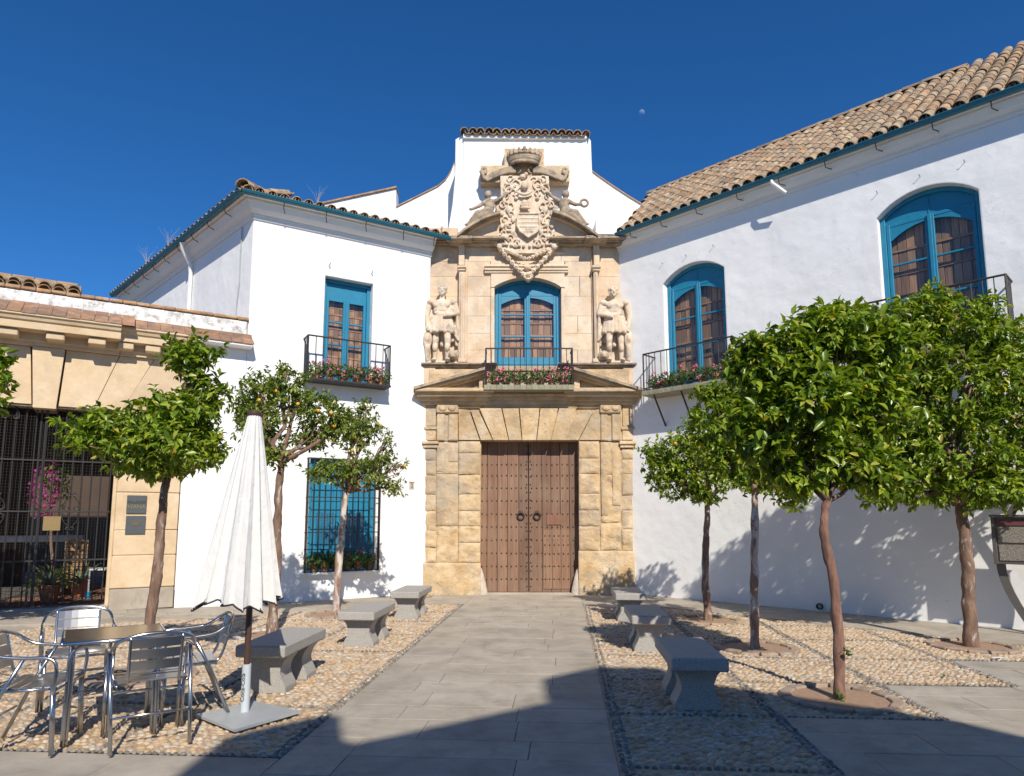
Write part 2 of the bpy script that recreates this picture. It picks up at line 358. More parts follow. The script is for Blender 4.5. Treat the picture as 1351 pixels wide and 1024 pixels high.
wsh = n.ramp(n.noise((7, 7, 2.2), 6, .75, .6), [(.46, (0, 0, 0)), (.58, (1, 1, 1))]); base = n.mix(n.math('MULTIPLY', wsh, .8), base, (.68, .64, .58))
n.col(base).set(Roughness=.9); n.bump(n.noise((30, 30, 7), 6, .75), .9, .015); MT['bark_pale'] = n.m
n = NT('bark_red'); base = n.ramp(n.noise((14, 14, 3.5), 6, .7, .5), [(.3, (.12, .062, .045)), (.55, (.275, .145, .10)), (.75, (.38, .235, .175))])
wsh = n.ramp(n.noise((9, 9, 3.2), 6, .75, .6), [(.63, (0, 0, 0)), (.70, (1, 1, 1))]); base = n.mix(n.math('MULTIPLY', wsh, .7), base, (.58, .52, .46))
n.col(base).set(Roughness=.85); n.bump(n.noise((30, 30, 7), 6, .75), .9, .015); MT['bark_red'] = n.m
def leafmat(name, stops, rk='island', tl=.34, rough=.33):
    n = NT(name); base = n.ramp(n.rnd(rk), stops); n.col(base).set(Roughness=rough); n.b.inputs['Specular IOR Level'].default_value = .5
    tr = n.n.new('ShaderNodeBsdfTranslucent'); tc = n.mix(1.0, base, (1.5, 1.45, .55), 'MULTIPLY'); n.l.new(tc, tr.inputs[0])
    mx = n.n.new('ShaderNodeMixShader'); mx.inputs[0].default_value = tl
    n.l.new(n.b.outputs[0], mx.inputs[1]); n.l.new(tr.outputs[0], mx.inputs[2]); n.l.new(mx.outputs[0], n.out.inputs[0]); return n.m
LS = [(0, (.060, .110, .010)), (.35, (.145, .235, .018)), (.7, (.25, .35, .030)), (.90, (.335, .415, .042)), (.97, (.38, .36, .05)), (1, (.46, .40, .05))]
MT['leaf'] = leafmat('orange_tree_leaf', LS); MT['leaf1'] = leafmat('orange_tree_leaf_single', LS, 'object')
LS2 = [(0, (.075, .12, .02)), (.4, (.15, .22, .034)), (.8, (.24, .31, .055)), (1, (.36, .37, .08))]
MT['leaf_sparse'] = leafmat('dry_orange_tree_leaf', LS2)
MT['leaf_pot'] = leafmat('geranium_leaf', [(0, (.04, .09, .02)), (.6, (.08, .16, .03)), (1, (.16, .22, .06))], rough=.6)
MT['petal'] = leafmat('pink_petal', [(0, (.70, .10, .22)), (.6, (.80, .20, .34)), (1, (.85, .38, .50))], tl=.25, rough=.7)
MT['petal_red'] = leafmat('red_petal', [(0, (.60, .02, .06)), (1, (.75, .08, .16))], tl=.25, rough=.7)
MT['magenta'] = leafmat('magenta_bract', [(0, (.50, .03, .30)), (1, (.70, .10, .42))], tl=.3, rough=.7)
MT['agave'] = leafmat('agave_leaf', [(0, (.05, .10, .05)), (1, (.16, .22, .14))], tl=.1)
MT['orange'] = plain('orange_peel', (.72, .36, .03), .45, var=.12, scale=12, bump=.3, bscale=250)
n = NT('window_glass'); n.n.remove(n.b); tp = n.n.new('ShaderNodeBsdfTransparent'); tp.inputs[0].default_value = (.90, .91, .93, 1)
gl = n.n.new('ShaderNodeBsdfGlossy'); gl.inputs['Roughness'].default_value = .015; gl.inputs[0].default_value = (.7, .75, .85, 1)
fz = n.n.new('ShaderNodeLayerWeight'); mp = n.val(n.math('POWER', fz.outputs['Facing'], 4.0), .035, .8)
mx = n.n.new('ShaderNodeMixShader'); n.l.new(mp, mx.inputs[0]); n.l.new(tp.outputs[0], mx.inputs[1]); n.l.new(gl.outputs[0], mx.inputs[2]); n.l.new(mx.outputs[0], n.out.inputs[0]); MT['glass'] = n.m
n = NT('moon_surface'); n.n.remove(n.b); tp = n.n.new('ShaderNodeBsdfTransparent'); df = n.n.new('ShaderNodeBsdfDiffuse'); df.inputs[0].default_value = (.12, .12, .12, 1)
ad = n.n.new('ShaderNodeAddShader'); n.l.new(tp.outputs[0], ad.inputs[0]); n.l.new(df.outputs[0], ad.inputs[1]); n.l.new(ad.outputs[0], n.out.inputs[0]); MT['moon'] = n.m
# ------------------------------------------------------------------ ground
mb = MB(); xs = [-120, -40, -14, -12, -11, -10, -9, -8, -7, -6, -5, -4, 0, 4, 9, 14, 40, 120]; ys = [-120, -30, -4, 2, 6, 10, 14, 18, 24, 60, 160]
g0 = lambda x: gz(x) - .035
for i in range(len(xs)):
    for j in range(len(ys)): mb.v.append((xs[i], ys[j], g0(xs[i])))
ny = len(ys)
for i in range(len(xs) - 1):
    for j in range(ny - 1): mb.f.append((i * ny + j, (i + 1) * ny + j, (i + 1) * ny + j + 1, i * ny + j + 1))
tag(obj('ground', mb, MT['ground']), 'dusty ground under the paving of the small square', None, kind='structure')
PAVE = 1.45                                              # width of the pavement along the wings
def wall_t(x, y):
    """distance out from the nearest wing wall, at a ground point"""
    q = np.array([x, y, 0.0]); a = np.dot(q - lw.o, lw.n); b = np.dot(q - rw.o, rw.n); return a, b
# cobble fields in plaza coordinates (u0, u1, v0, v1)
CF_L = [(-2.40, -1.05, -10.20, -1.80), (-3.72, -2.40, -10.20, -1.80), (-5.05, -3.72, -10.20, -1.8), (-6.75, -5.05, -10.20, -1.8)]
CF_R = [(1.22, 2.60, -11.6, -1.86), (2.60, 3.92, -8.97, -1.86), (3.92, 5.22, -7.75, -1.86), (5.22, 6.75, -6.5, -1.86)]
PITS = []                                                # x, y, inner radius
for (px, py) in [(190, 893), (358, 838), (443, 811), (935, 819), (996, 855), (1108, 922), (1282, 853)]:
    g = G(px, py); PITS.append((g[0], g[1], .42))
VL = [-11.5, -10.22, -8.98, -7.74, -6.5, -5.25, -4.0, -2.9]
def slab(mbuf, P, a0, a1, b0, b1, top, ch=.012):
    pass
def pave_rect(name, parent, rects, row, ln, zt, fr=None):
    """granite slabs in rows; each slab is an object of its own"""
    k = 0
    for (u0, u1, v0, v1) in rects:
        nr = max(1, round((v1 - v0) / row)); v = v0
        for r in range(nr):
            vh = (v1 - v0) / nr * (1 if r == nr - 1 else random.uniform(.86, 1.14)); va, vb = v, min(v1, v + vh); v = vb
            if r == nr - 1: vb = v1
            if vb - va < .08: continue
            u = u0; off = random.uniform(.35, 1.0)
            while u < u1 - .02:
                w = ln * random.uniform(.7, 1.35) * (off if u == u0 else 1); ub = min(u1, u + w)
                if u1 - ub < .25: ub = u1
                if fr is None: c = uv((u + ub) / 2, (va + vb) / 2)
                else: q = fr.p((u + ub) / 2, (va + vb) / 2, 0); c = (q[0], q[1])
                ok = inview((c[0], c[1], 0), 130)
                if fr is None:
                    a, b = wall_t(*c)
                    if c[1] > 12.2 and abs(c[0] - .36) > 2.2 and (a < PAVE - .25 or b < PAVE - .25): ok = False
                    elif c[1] <= 12.2 and (a < PAVE - .25 or b < PAVE - .25): ok = False
                    if c[1] > 15.2: ok = False
                if ok:
                    jz = random.uniform(-.002, .002); g = .0018
                    def P(x, y, z):
                        if fr is None: X, Y = uv(x, y)
                        else: q = fr.p(x, y, 0); X, Y = q[0], q[1]
                        return (X - c[0], Y - c[1], gz(X) + z)
                    m = MB().box(P, u + g, ub - g, va + g, vb - g, -.06, zt + jz, ch=.003, jit=.001)
                    o = link('paving_slab', newmesh('paving_slab', m, MT['granite'], fix=True), parent); o.location = (c[0], c[1], 0)
                u = ub
gp = thing('granite_path', None, None); tag(gp, 'grey granite slab path and paving of the square', None, kind='structure'); WB.pop(gp)
pave_rect('p', gp, [(-1.05, 1.22, -13.0, .25)], .43, 1.0, 0.0)
pave_rect('p', gp, [(-2.6, -1.05, -1.80, .25), (1.22, 2.7, -1.86, .25)], .45, .9, 0.0)
pave_rect('p', gp, [(-7.5, -1.05, -13.0, -10.24)], .48, 1.1, 0.0)
pave_rect('p', gp, [(2.60, 9.0, -13.0, -8.99), (3.92, 9.0, -8.99, -7.77), (5.22, 9, -7.77, -6.52), (6.75, 9.5, -6.52, -3.5)], .46, 1.2, 0.0)
pave_rect('p', gp, [(-10.5, -6.75, -10.24, -3.4)], .5, 1.1, 0.0)
wp = thing('pavement', None, None); tag(wp, 'granite pavement strip along the white walls', None, kind='structure'); WB.pop(wp)
pave_rect('p', wp, [(-10.0, -.35, .0, PAVE)], .48, 1.05, .016, lw)
pave_rect('p', wp, [(.25, 9.0, .0, PAVE)], .48, 1.05, .016, rw)
# ---- cobbles
PEB_V = []; PEB_F = []
def pebble_template(n=6):
    v = [(0, 0, 1.0)]
    for r_, z in ((.62, .82), (1.0, .22)):
        for k in range(n): w = 2 * math.pi * (k + (.5 if r_ < 1 else 0)) / n; v.append((r_ * math.cos(w), r_ * math.sin(w), z))
    f = [(0, 1 + k, 1 + (k + 1) % n) for k in range(n)]
    for k in range(n): f.append((1 + k, 1 + n + k, 1 + n + (k + 1) % n)); f.append((1 + k, 1 + n + (k + 1) % n, 1 + (k + 1) % n))
    return np.array(v, float), np.array(f, int)
PEB_V, PEB_F = pebble_template()
def pebbles(name, pts, ang, rx, ry, h, mat, parent, z0=-.008):
    """pts (n,2) world; one mesh"""
    n = len(pts); V = PEB_V[None, :, :] * np.stack([rx, ry, h], 1)[:, None, :]
    V = V * (1 + rng.normal(0, .09, (n, len(PEB_V), 1)))
    c, s = np.cos(ang)[:, None], np.sin(ang)[:, None]
    X = V[:, :, 0] * c - V[:, :, 1] * s + pts[:, 0][:, None]; Y = V[:, :, 0] * s + V[:, :, 1] * c + pts[:, 1][:, None]
    Z = V[:, :, 2] + gzv(pts[:, 0])[:, None] + z0
    vv = np.stack([X, Y, Z], 2).reshape(-1, 3); ff = (PEB_F[None] + (np.arange(n) * len(PEB_V))[:, None, None]).reshape(-1, 3)
    me = bpy.data.meshes.new(name); me.from_pydata(vv.tolist(), [], ff.tolist()); me.shade_smooth(); me.materials.append(mat)
    o = link(name, me, parent); o['kind'] = 'stuff'; return o
def uvv(u, v): return PO[0] + PU[0] * u + PV[0] * v, PO[1] + PU[1] * u + PV[1] * v
def keep_mask(x, y, margin=.0):
    a = (x - lw.o[0]) * lw.n[0] + (y - lw.o[1]) * lw.n[1]; b = (x - rw.o[0]) * rw.n[0] + (y - rw.o[1]) * rw.n[1]
    m = (a > PAVE + margin) & (b > PAVE + margin)
    for (cx, cy, r_) in PITS: m &= (x - cx) ** 2 + (y - cy) ** 2 > (r_ + .10) ** 2
    return m
PEB1 = bpy.data.meshes.new('cobblestone'); PEB1.from_pydata(PEB_V.tolist(), [], PEB_F.tolist()); PEB1.shade_smooth(); PEB1.materials.append(MT['cobble1'])
def cobble_field(name, label, rects, lines_u, lines_v, singles, singles_mid):
    root = thing(name, None, None); tag(root, label, None, kind='structure'); WB.pop(root)
    # bed of mortar
    m = MB()
    for (u0, u1, v0, v1) in rects:
        nu = max(1, int((u1 - u0) / .35)); nv = max(1, int((v1 - v0) / .35))
        for i in range(nu):
            for j in range(nv):
                ua, ub = lerp(u0, u1, i / nu), lerp(u0, u1, (i + 1) / nu); va, vb = lerp(v0, v1, j / nv), lerp(v0, v1, (j + 1) / nv)
                c = uv((ua + ub) / 2, (va + vb) / 2)
                if min(wall_t(*c)) < PAVE - .25: continue
                m.add([(*uv(a, b), gz(uv(a, b)[0]) - .0045) for a, b in ((ua, va), (ub, va), (ub, vb), (ua, vb))], [(0, 1, 2, 3)])
    obj('mortar_bed', m, MT['mortar'], root)
    P_ = []; A_ = []
    for ci, (u0, u1, v0, v1) in enumerate(rects):
        vb = [v for v in VL if v0 + .1 < v < v1 - .1]; edges = [v0] + vb + [v1]
        for k in range(len(edges) - 1):
            a0 = random.choice([0.15, -.2, .4, -.45, .1, 1.35]) if ci else random.choice([.1, -.15, .25])
            du, dv = .064, .050
            uu, vv = np.meshgrid(np.arange(u0 + .05, u1 - .03, du), np.arange(edges[k] + .05, edges[k + 1] - .03, dv))
            uu = uu + (np.arange(uu.shape[0]) % 2)[:, None] * du / 2
            uu = (uu + rng.normal(0, .012, uu.shape)).ravel(); vv = (vv + rng.normal(0, .010, vv.shape)).ravel()
            P_.append(np.stack([uu, vv], 1)); A_.append(np.full(len(uu), a0) + rng.normal(0, .3, len(uu)))
    P_ = np.concatenate(P_); A_ = np.concatenate(A_); x, y = uvv(P_[:, 0], P_[:, 1]); m_ = keep_mask(x, y, .03)
    pts = np.stack([x, y], 1)[m_]; A_ = A_[m_]; nn = len(pts)
    rx = rng.uniform(.025, .042, nn); ry = rng.uniform(.018, .028, nn); hh = rng.uniform(.010, .024, nn)
    # the stones nearest the eye are objects of their own
    D = (pts[:, 0] - singles_mid[0]) ** 2 + (pts[:, 1] - singles_mid[1]) ** 2
    iv = np.array([0 < toimg((p[0], p[1], 0))[0] < 1351 and toimg((p[0], p[1], 0))[1] < 1022 for p in pts]) if singles else np.zeros(nn, bool)
    D[~iv] = 1e9; near = np.argsort(D)[:singles] if singles else np.array([], int)
    mask = np.ones(nn, bool); mask[near] = False
    for i in near:
        o = link('cobblestone', PEB1, root); o.location = (pts[i, 0], pts[i, 1], gz(pts[i, 0]) - .008); o.rotation_euler = (random.uniform(-.12, .12), random.uniform(-.12, .12), A_[i]); o.scale = (rx[i], ry[i], hh[i])
    pebbles('cobble_bed', pts[mask], A_[mask], rx[mask], ry[mask], hh[mask], MT['cobble'], root)
    # dark lines of small stones
    P_ = []
    for (u, v0, v1, w) in lines_u:
        for k in range(w):
            v = np.arange(v0, v1, .042); P_.append(np.stack([np.full(len(v), u + (k - (w - 1) / 2) * .05) + rng.normal(0, .004, len(v)), v], 1))
    for (v, u0, u1, w) in lines_v:
        for k in range(w):
            u = np.arange(u0, u1, .05); P_.append(np.stack([u, np.full(len(u), v + (k - (w - 1) / 2) * .045) + rng.normal(0, .004, len(u))], 1))
    P_ = np.concatenate(P_); x, y = uvv(P_[:, 0], P_[:, 1]); m_ = keep_mask(x, y, 0); pts = np.stack([x, y], 1)[m_]; nn = len(pts)
    pebbles('dark_stone_lines', pts, rng.normal(0, .3, nn), rng.uniform(.017, .025, nn), rng.uniform(.014, .020, nn), rng.uniform(.018, .028, nn), MT['cobble_dark'], root)
    return root
lu = [(-1.09, -10.2, -1.85, 2), (-2.40, -10.2, -1.8, 1), (-3.72, -10.2, -1.8, 1), (-5.05, -10.2, -1.8, 1)]
lv = [(v, -6.7, -1.1, 1) for v in VL if v > -10.1] + [(-10.21, -6.7, -1.05, 1), (-1.83, -3.7, -1.05, 1)]
cobble_field('cobbled_bed', 'tan pebble cobbles with dark stone lines left of the granite path', CF_L, lu, lv, 0, (0, 0))
ru = [(1.28, -11.6, -1.86, 2), (2.60, -11.6, -1.9, 2), (3.92, -8.97, -1.9, 2), (5.22, -7.75, -1.9, 2)]
rv_ = []
for v in VL: rv_.append((v, 1.25, 2.6 if v < -9 else 3.92 if v < -8 else 5.22 if v < -7 else 6.75, 1))
cobble_field('cobbled_bed', 'tan pebble cobbles with dark stone lines right of the granite path', CF_R, ru, rv_, 300, (1.45, 4.7))
# ---- tree pits
PITLAB = ['stone tree ring with soil behind the cafe table', 'stone tree ring round the orange tree behind the closed umbrella', 'stone tree ring under the grilled blue window', 'low stone tree ring of the tree nearest the portal, right side',
          'stone tree ring beside the middle right bench', 'large red soil tree ring nearest the camera, right of the front bench', 'stone tree ring by the metal sign at the right']
for i, (cx, cy, r_) in enumerate(PITS):
    t = thing('tree_pit', PITLAB[i], 'tree ring', (cx, cy, gz(cx)), group='stone rings round the orange trees')
    c = np.array([cx, cy, gz(cx)])
    m = MB(); n_ = 24
    vs_ = [c + np.array([0, 0, .004])] + [c + np.array([math.cos(2 * math.pi * k / n_) * r_, math.sin(2 * math.pi * k / n_) * r_, .002]) for k in range(n_)]
    m.add(vs_, [(0, 1 + k, 1 + (k + 1) % n_) for k in range(n_)]); obj('soil', m, MT['soil'], t)
    nb = 14
    for k in range(nb):
        a0, a1 = 2 * math.pi * k / nb + .02, 2 * math.pi * (k + 1) / nb - .02; jz = random.uniform(-.008, .008)
        m = MB(); m.box(lambda a, rr, z: c + np.array([math.cos(a) * rr, math.sin(a) * rr, z]), a0, a1, r_ - .005, r_ + .10, -.03, .028 + jz, ch=.012, jit=.003); obj('kerb_stone', m, MT['stone_dark'] if i == 3 else MT['whitestone'] if i == 1 else MT['kerb'], t)
# ------------------------------------------------------------------ walls with openings
def wall_mesh(fr, s0, s1, z0, z1, t0, t1, holes, caps=True):
    """front at t1, back at t0; holes: (s0, s1, z0, zspring, zcrown)"""
    m = MB(); NA = 14
    ss = {s0, s1}; zz = {z0, z1}
    for h in holes:
        ss |= {h[0], h[1]}; zz |= {h[2], h[4]}
        if h[3] < h[4]: ss |= {lerp(h[0], h[1], k / NA) for k in range(NA + 1)}
    ss = sorted(ss); zz = sorted(zz)
    def arch(h, s):
        if h[3] >= h[4]: return h[4]
        a = (h[1] - h[0]) / 2; r = h[4] - h[3]; rad = (a * a + r * r) / (2 * r); c = (h[0] + h[1]) / 2
        return h[4] - rad + math.sqrt(max(0, rad * rad - (s - c) ** 2))
    def quad(a, b, c, d): m.add([a, b, c, d], [(0, 1, 2, 3)])
    for t in (t1, t0):
        for i in range(len(ss) - 1):
            for j in range(len(zz) - 1):
                a, b, lo, hi = ss[i], ss[i + 1], zz[j], zz[j + 1]; cs, cz = (a + b) / 2, (lo + hi) / 2
                hole = next((h for h in holes if h[0] < cs < h[1] and h[2] < cz < h[4]), None)
                if hole is None: quad(fr.p(a, t, lo), fr.p(b, t, lo), fr.p(b, t, hi), fr.p(a, t, hi))
                elif hole[3] < hole[4] and hi >= hole[4] - 1e-6:
                    quad(fr.p(a, t, arch(hole, a)), fr.p(b, t, arch(hole, b)), fr.p(b, t, hi), fr.p(a, t, hi))
    for h in holes:
        quad(fr.p(h[0], t0, h[2]), fr.p(h[0], t1, h[2]), fr.p(h[0], t1, arch(h, h[0])), fr.p(h[0], t0, arch(h, h[0])))
        quad(fr.p(h[1], t0, h[2]), fr.p(h[1], t1, h[2]), fr.p(h[1], t1, arch(h, h[1])), fr.p(h[1], t0, arch(h, h[1])))
        if caps: quad(fr.p(h[0], t0, h[2]), fr.p(h[1], t0, h[2]), fr.p(h[1], t1, h[2]), fr.p(h[0], t1, h[2]))
        pts = [lerp(h[0], h[1], k / NA) for k in range(NA + 1)] if h[3] < h[4] else [h[0], h[1]]
        for a, b in zip(pts[:-1], pts[1:]):
            quad(fr.p(a, t0, arch(h, a)), fr.p(b, t0, arch(h, b)), fr.p(b, t1, arch(h, b)), fr.p(a, t1, arch(h, a)))
    for z in ((z0, z1) if caps else (z1,)): quad(fr.p(s0, t0, z), fr.p(s1, t0, z), fr.p(s1, t1, z), fr.p(s0, t1, z))
    for s in (s0, s1): quad(fr.p(s, t0, z0), fr.p(s, t1, z0), fr.p(s, t1, z1), fr.p(s, t0, z1))
    return m, arch
def extrude_profile(m, fr, s0, s1, prof, mit0=0.0, mit1=0.0):
    """closed (t, z) profile run along s; mit = how much s shifts per unit t at each end"""
    a = [fr.p(s0 + mit0 * t, t, z) for t, z in prof]; b = [fr.p(s1 + mit1 * t, t, z) for t, z in prof]; n = len(prof)
    m.add(a + b, [tuple(range(n)), tuple(range(2 * n - 1, n - 1, -1))] + [(i, (i + 1) % n, (i + 1) % n + n, i + n) for i in range(n)]); return m
# ------------------------------------------------------------------ windows
def french_window(parent, fr, s0, s1, z0, zs, zc, t, solid_top=0.0, rows=(.36, .70), style=0, label=None):
    """two blue glazed leaves with brown board shutters behind the panes"""
    a_ = (s1 - s0) / 2; r = max(zc - zs, 1e-4); rad = (a_ * a_ + r * r) / (2 * r); cm = (s0 + s1) / 2
    arch = (lambda s: zc - rad + math.sqrt(max(0, rad * rad - (s - cm) ** 2))) if zc > zs + .01 else (lambda s: zc)
    fw = .075; NB = 8
    m = MB()
    # outer frame
    m.box(fr.p, s0, s0 + fw, t, t + .09, z0, arch(s0 + fw * .3), ch=.006); m.box(fr.p, s1 - fw, s1, t, t + .09, z0, arch(s1 - fw * .3), ch=.006)
    def archband(sa, sb, f0, f1, ta, tb):
        for k in range(NB):
            a, b = lerp(sa, sb, k / NB), lerp(sa, sb, (k + 1) / NB)
            q = [(a, f0(a)), (b, f0(b)), (b, f1(b)), (a, f1(a))]
            m.hexa([fr.p(s, ta, z) for s, z in q] + [fr.p(s, tb, z) for s, z in q])
    ztr = zs - solid_top - .10                                                   # top of the leaves
    archband(s0 + fw, s1 - fw, lambda s: arch(s) - .07, arch, t, t + .085)       # head
    archband(s0 + fw, s1 - fw, lambda s: ztr + .0, lambda s: arch(s) - .07, t, t + .045)   # fixed board above the leaves
    m.box(fr.p, cm - .008, cm + .008, t + .045, t + .055, ztr, arch(cm) - .07)
    win = obj('window', m, MT['blue'], parent)
    if label: win['label'] = label
    for side in (0, 1):
        la, lb = (s0 + fw + .004, cm - .006) if side == 0 else (cm + .006, s1 - fw - .004)
        st = .062; f = MB(); tt = t + .012
        f.box(fr.p, la, la + st, tt, tt + .06, z0 + .01, ztr, ch=.008); f.box(fr.p, lb - st, lb, tt, tt + .06, z0 + .01, ztr, ch=.008)
        if side == 1: f.box(fr.p, la - .03, la + .028, tt + .06, tt + .085, z0 + .01, ztr - .01, ch=.006)
        f.box(fr.p, la + st, lb - st, tt + .003, tt + .057, z0 + .01, z0 + .30, ch=.006)
        f.box(fr.p, la + st, lb - st, tt + .003, tt + .057, ztr - .06, ztr, ch=.006)
        pb, pt = z0 + .30, ztr - .06
        cuts = [pb] + [lerp(pb, pt, q) for q in rows] + [pt]
        for q in cuts[1:-1]: f.box(fr.p, la + st, lb - st, tt + .006, tt + .05, q - .016, q + .016, ch=.004)
        if zc > zs + .05:                                                        # curved top rail of the glazing
            for k in range(NB):
                a, b = lerp(la + st, lb - st, k / NB), lerp(la + st, lb - st, (k + 1) / NB)
                g = lambda s: pt - .02 - (arch(cm) - arch(s)) * 1.15 - .015
                q = [(a, g(a)), (b, g(b)), (b, pt), (a, pt)]; f.hexa([fr.p(s, tt + .008, z) for s, z in q] + [fr.p(s, tt + .05, z) for s, z in q])
        leaf = obj('window_leaf', f, MT['blue'], win)
        for a, b in zip(cuts[:-1], cuts[1:]):
            g_ = MB().box(fr.p, la + st - .004, lb - st + .004, tt + .026, tt + .032, a, b); obj('pane', g_, MT['glass'], win)
        # shutter of boards and rails, standing just behind the glass
        w = MB(); sa, sb = la + .01, lb - .01; zb, ztop = z0 + .02, ztr - .01; tb = t - .05
        if style == 0:
            nb = 5
            rl = [lerp(zb, ztop, q) for q in (0, .16, .30, .46, .62, .80, 1.0)]
            for k in range(len(rl) - 1):
                e = [sa] + sorted(random.uniform(.12, .88) * (sb - sa) + sa for _ in range(nb - 2)) + [sb]
                e = [lerp(sa, sb, q / nb) + (random.uniform(-.02, .02) if 0 < q < nb else 0) for q in range(nb + 1)]
                for p_, q_ in zip(e[:-1], e[1:]): w.box(fr.p, p_ + .004, q_ - .004, tb - .03, tb + random.uniform(-.010, .006), rl[k] + .024, rl[k + 1] - .024, ch=.005)
                w.box(fr.p, sa, sb, tb - .03, tb + .016, rl[k] - .02, rl[k] + .02, ch=.004)
        else:
            rl = [lerp(zb, ztop, q / 6) for q in range(7)]
            for k in range(6):
                w.box(fr.p, sa, sb, tb - .03, tb + .008, rl[k] - .022, rl[k] + .022, ch=.003)
                hb = (sb - sa)
                for q in range(4):
                    a, b = sa + hb * q / 4, sa + hb * (q + 1) / 4
                    if (q + k) % 2: w.box(fr.p, a + .003, b - .003, tb - .03, tb - .004 + random.uniform(-.004, .004), rl[k] + .024, rl[k + 1] - .024, ch=.004)
                    else:
                        zm = (rl[k] + rl[k + 1]) / 2 + random.uniform(-.03, .03)
                        w.box(fr.p, a + .003, b - .003, tb - .03, tb - .006, rl[k] + .024, zm - .003, ch=.004); w.box(fr.p, a + .003, b - .003, tb - .03, tb - .003, zm + .003, rl[k + 1] - .024, ch=.004)
        w.box(fr.p, sa, sb, tb - .04, tb - .031, zb, ztop)
        obj('shutter', w, MT['shutter'], win)
    return win
# ------------------------------------------------------------------ balcony
def balcony(parent, fr, s0, s1, zf, zr, t1, nb, edge_tiles=0, floor_h=.09, scroll=False, braces=()):
    m = MB().box(fr.p, s0 - .03, s1 + .03, 0.0, t1 + .03, zf - floor_h, zf - .004, ch=.01)
    b = obj('balcony', m, MT['balcony_edge'] if edge_tiles else MT['iron'], parent)
    r = .011
    for z in (zr, zf + .06):
        m = MB()
        for q0, q1 in (((s0, 0.0), (s0, t1)), ((s0, t1), (s1, t1)), ((s1, t1), (s1, 0.0))):
            m.tube([fr.p(q0[0], q0[1], z), fr.p(q1[0], q1[1], z)], .017 if z == zr else .011, 6)
        obj('handrail' if z == zr else 'bottom_rail', m, MT['iron'], b)
    for k in range(nb + 1):
        s = lerp(s0, s1, k / nb); rr = .017 if k in (0, nb) else .0085
        obj('baluster', MB().tube([fr.p(s, t1, zf - .01), fr.p(s, t1, zr)], rr, 5), MT['iron'], b)
    for s in (s0, s1):
        for k in (1, 2, 3):
            t = t1 * k / 4; obj('baluster', MB().tube([fr.p(s, t, zf - .01), fr.p(s, t, zr)], .0085, 5), MT['iron'], b)
    if scroll:
        m = MB(); m.tube([fr.p(s0, t1, lerp(zf, zr, .55)), fr.p(s1, t1, lerp(zf, zr, .55))], .007, 5)
        for c in (lerp(s0, s1, .34), lerp(s0, s1, .66)):
            for sg in (-1, 1):
                m.tube([fr.p(c + sg * (.02 + .075 * math.sin(q * .5) * (1 - q / 14)), t1, zf + .16 + .04 * q * .8) for q in range(9)], .006, 5)
        obj('scroll_ornament', m, MT['iron'], b)
    for k in range(edge_tiles):
        a, e = lerp(s0 - .03, s1 + .03, k / edge_tiles), lerp(s0 - .03, s1 + .03, (k + 1) / edge_tiles)
        obj('edge_tile', MB().box(fr.p, a + .003, e - .003, t1 + .031, t1 + .045, zf - floor_h + .004, zf - .002, ch=.003), MT['balcony_edge'], b)
        c = (a + e) / 2; zc_ = zf - floor_h / 2; h = .028
        obj('green_diamond', MB().prism([fr.p(c - h, t1 + .0455, zc_), fr.p(c, t1 + .0455, zc_ - h), fr.p(c + h, t1 + .0455, zc_), fr.p(c, t1 + .0455, zc_ + h)], fr.n * .003), MT['green_glaze'], b)
    for s in braces:
        obj('brace', MB().tube([fr.p(s, t1 - .02, zf - floor_h), fr.p(s, .01, zf - floor_h - .62)], .018, 6), MT['iron'], b)
    return b
# ------------------------------------------------------------------ roof tiles
def tile_mesh(name, mat, L=.44, r0=.082, r1=.098, th=.016, n=7):
    """a half-round clay tile, lower end at the origin pointing to -y, running up along +y"""
    m = MB(); rows = []
    for (y, ra) in ((0, r1), (L, r0)):
        for rr in (ra, ra - th):
            rows.append([(rr * math.cos(math.pi * k / n), y, rr * math.sin(math.pi * k / n) * .92) for k in range(n + 1)])
    v = [q for row in rows for q in row]; w = n + 1; f = []
    for k in range(n):
        f += [(k, k + 1, 2 * w + k + 1, 2 * w + k), (w + k, 3 * w + k, 3 * w + k + 1, w + k + 1), (k, w + k, w + k + 1, k + 1), (2 * w + k, 2 * w + k + 1, 3 * w + k + 1, 3 * w + k)]
    f += [(0, 2 * w, 3 * w, w), (n, w + n, 3 * w + n, 2 * w + n)]
    m.add(v, f); return newmesh(name, m, mat, 'auto')
TILE = tile_mesh('roof_tile', MT['tile'])
TV = np.array([v.co[:] for v in TILE.vertices]); TF = [tuple(p.vertices) for p in TILE.polygons]
def tile_rot(fr, slope, jit=.03, flip=False):
    """local y runs up the slope (towards -t), local z out of the roof"""
    up = Vector(-fr.n * math.cos(slope) + np.array([0, 0, math.sin(slope)])); x = Vector(fr.u)
    nrm = x.cross(up)
    if nrm.z < 0: x = -x; nrm = x.cross(up)
    if flip: x = -x; nrm = -nrm
    q = Matrix((x, up, nrm)).transposed().to_quaternion()
    return q @ Quaternion((0, 0, 1), random.uniform(-jit, jit)) @ Quaternion((1, 0, 0), random.uniform(-jit, jit) * .6)
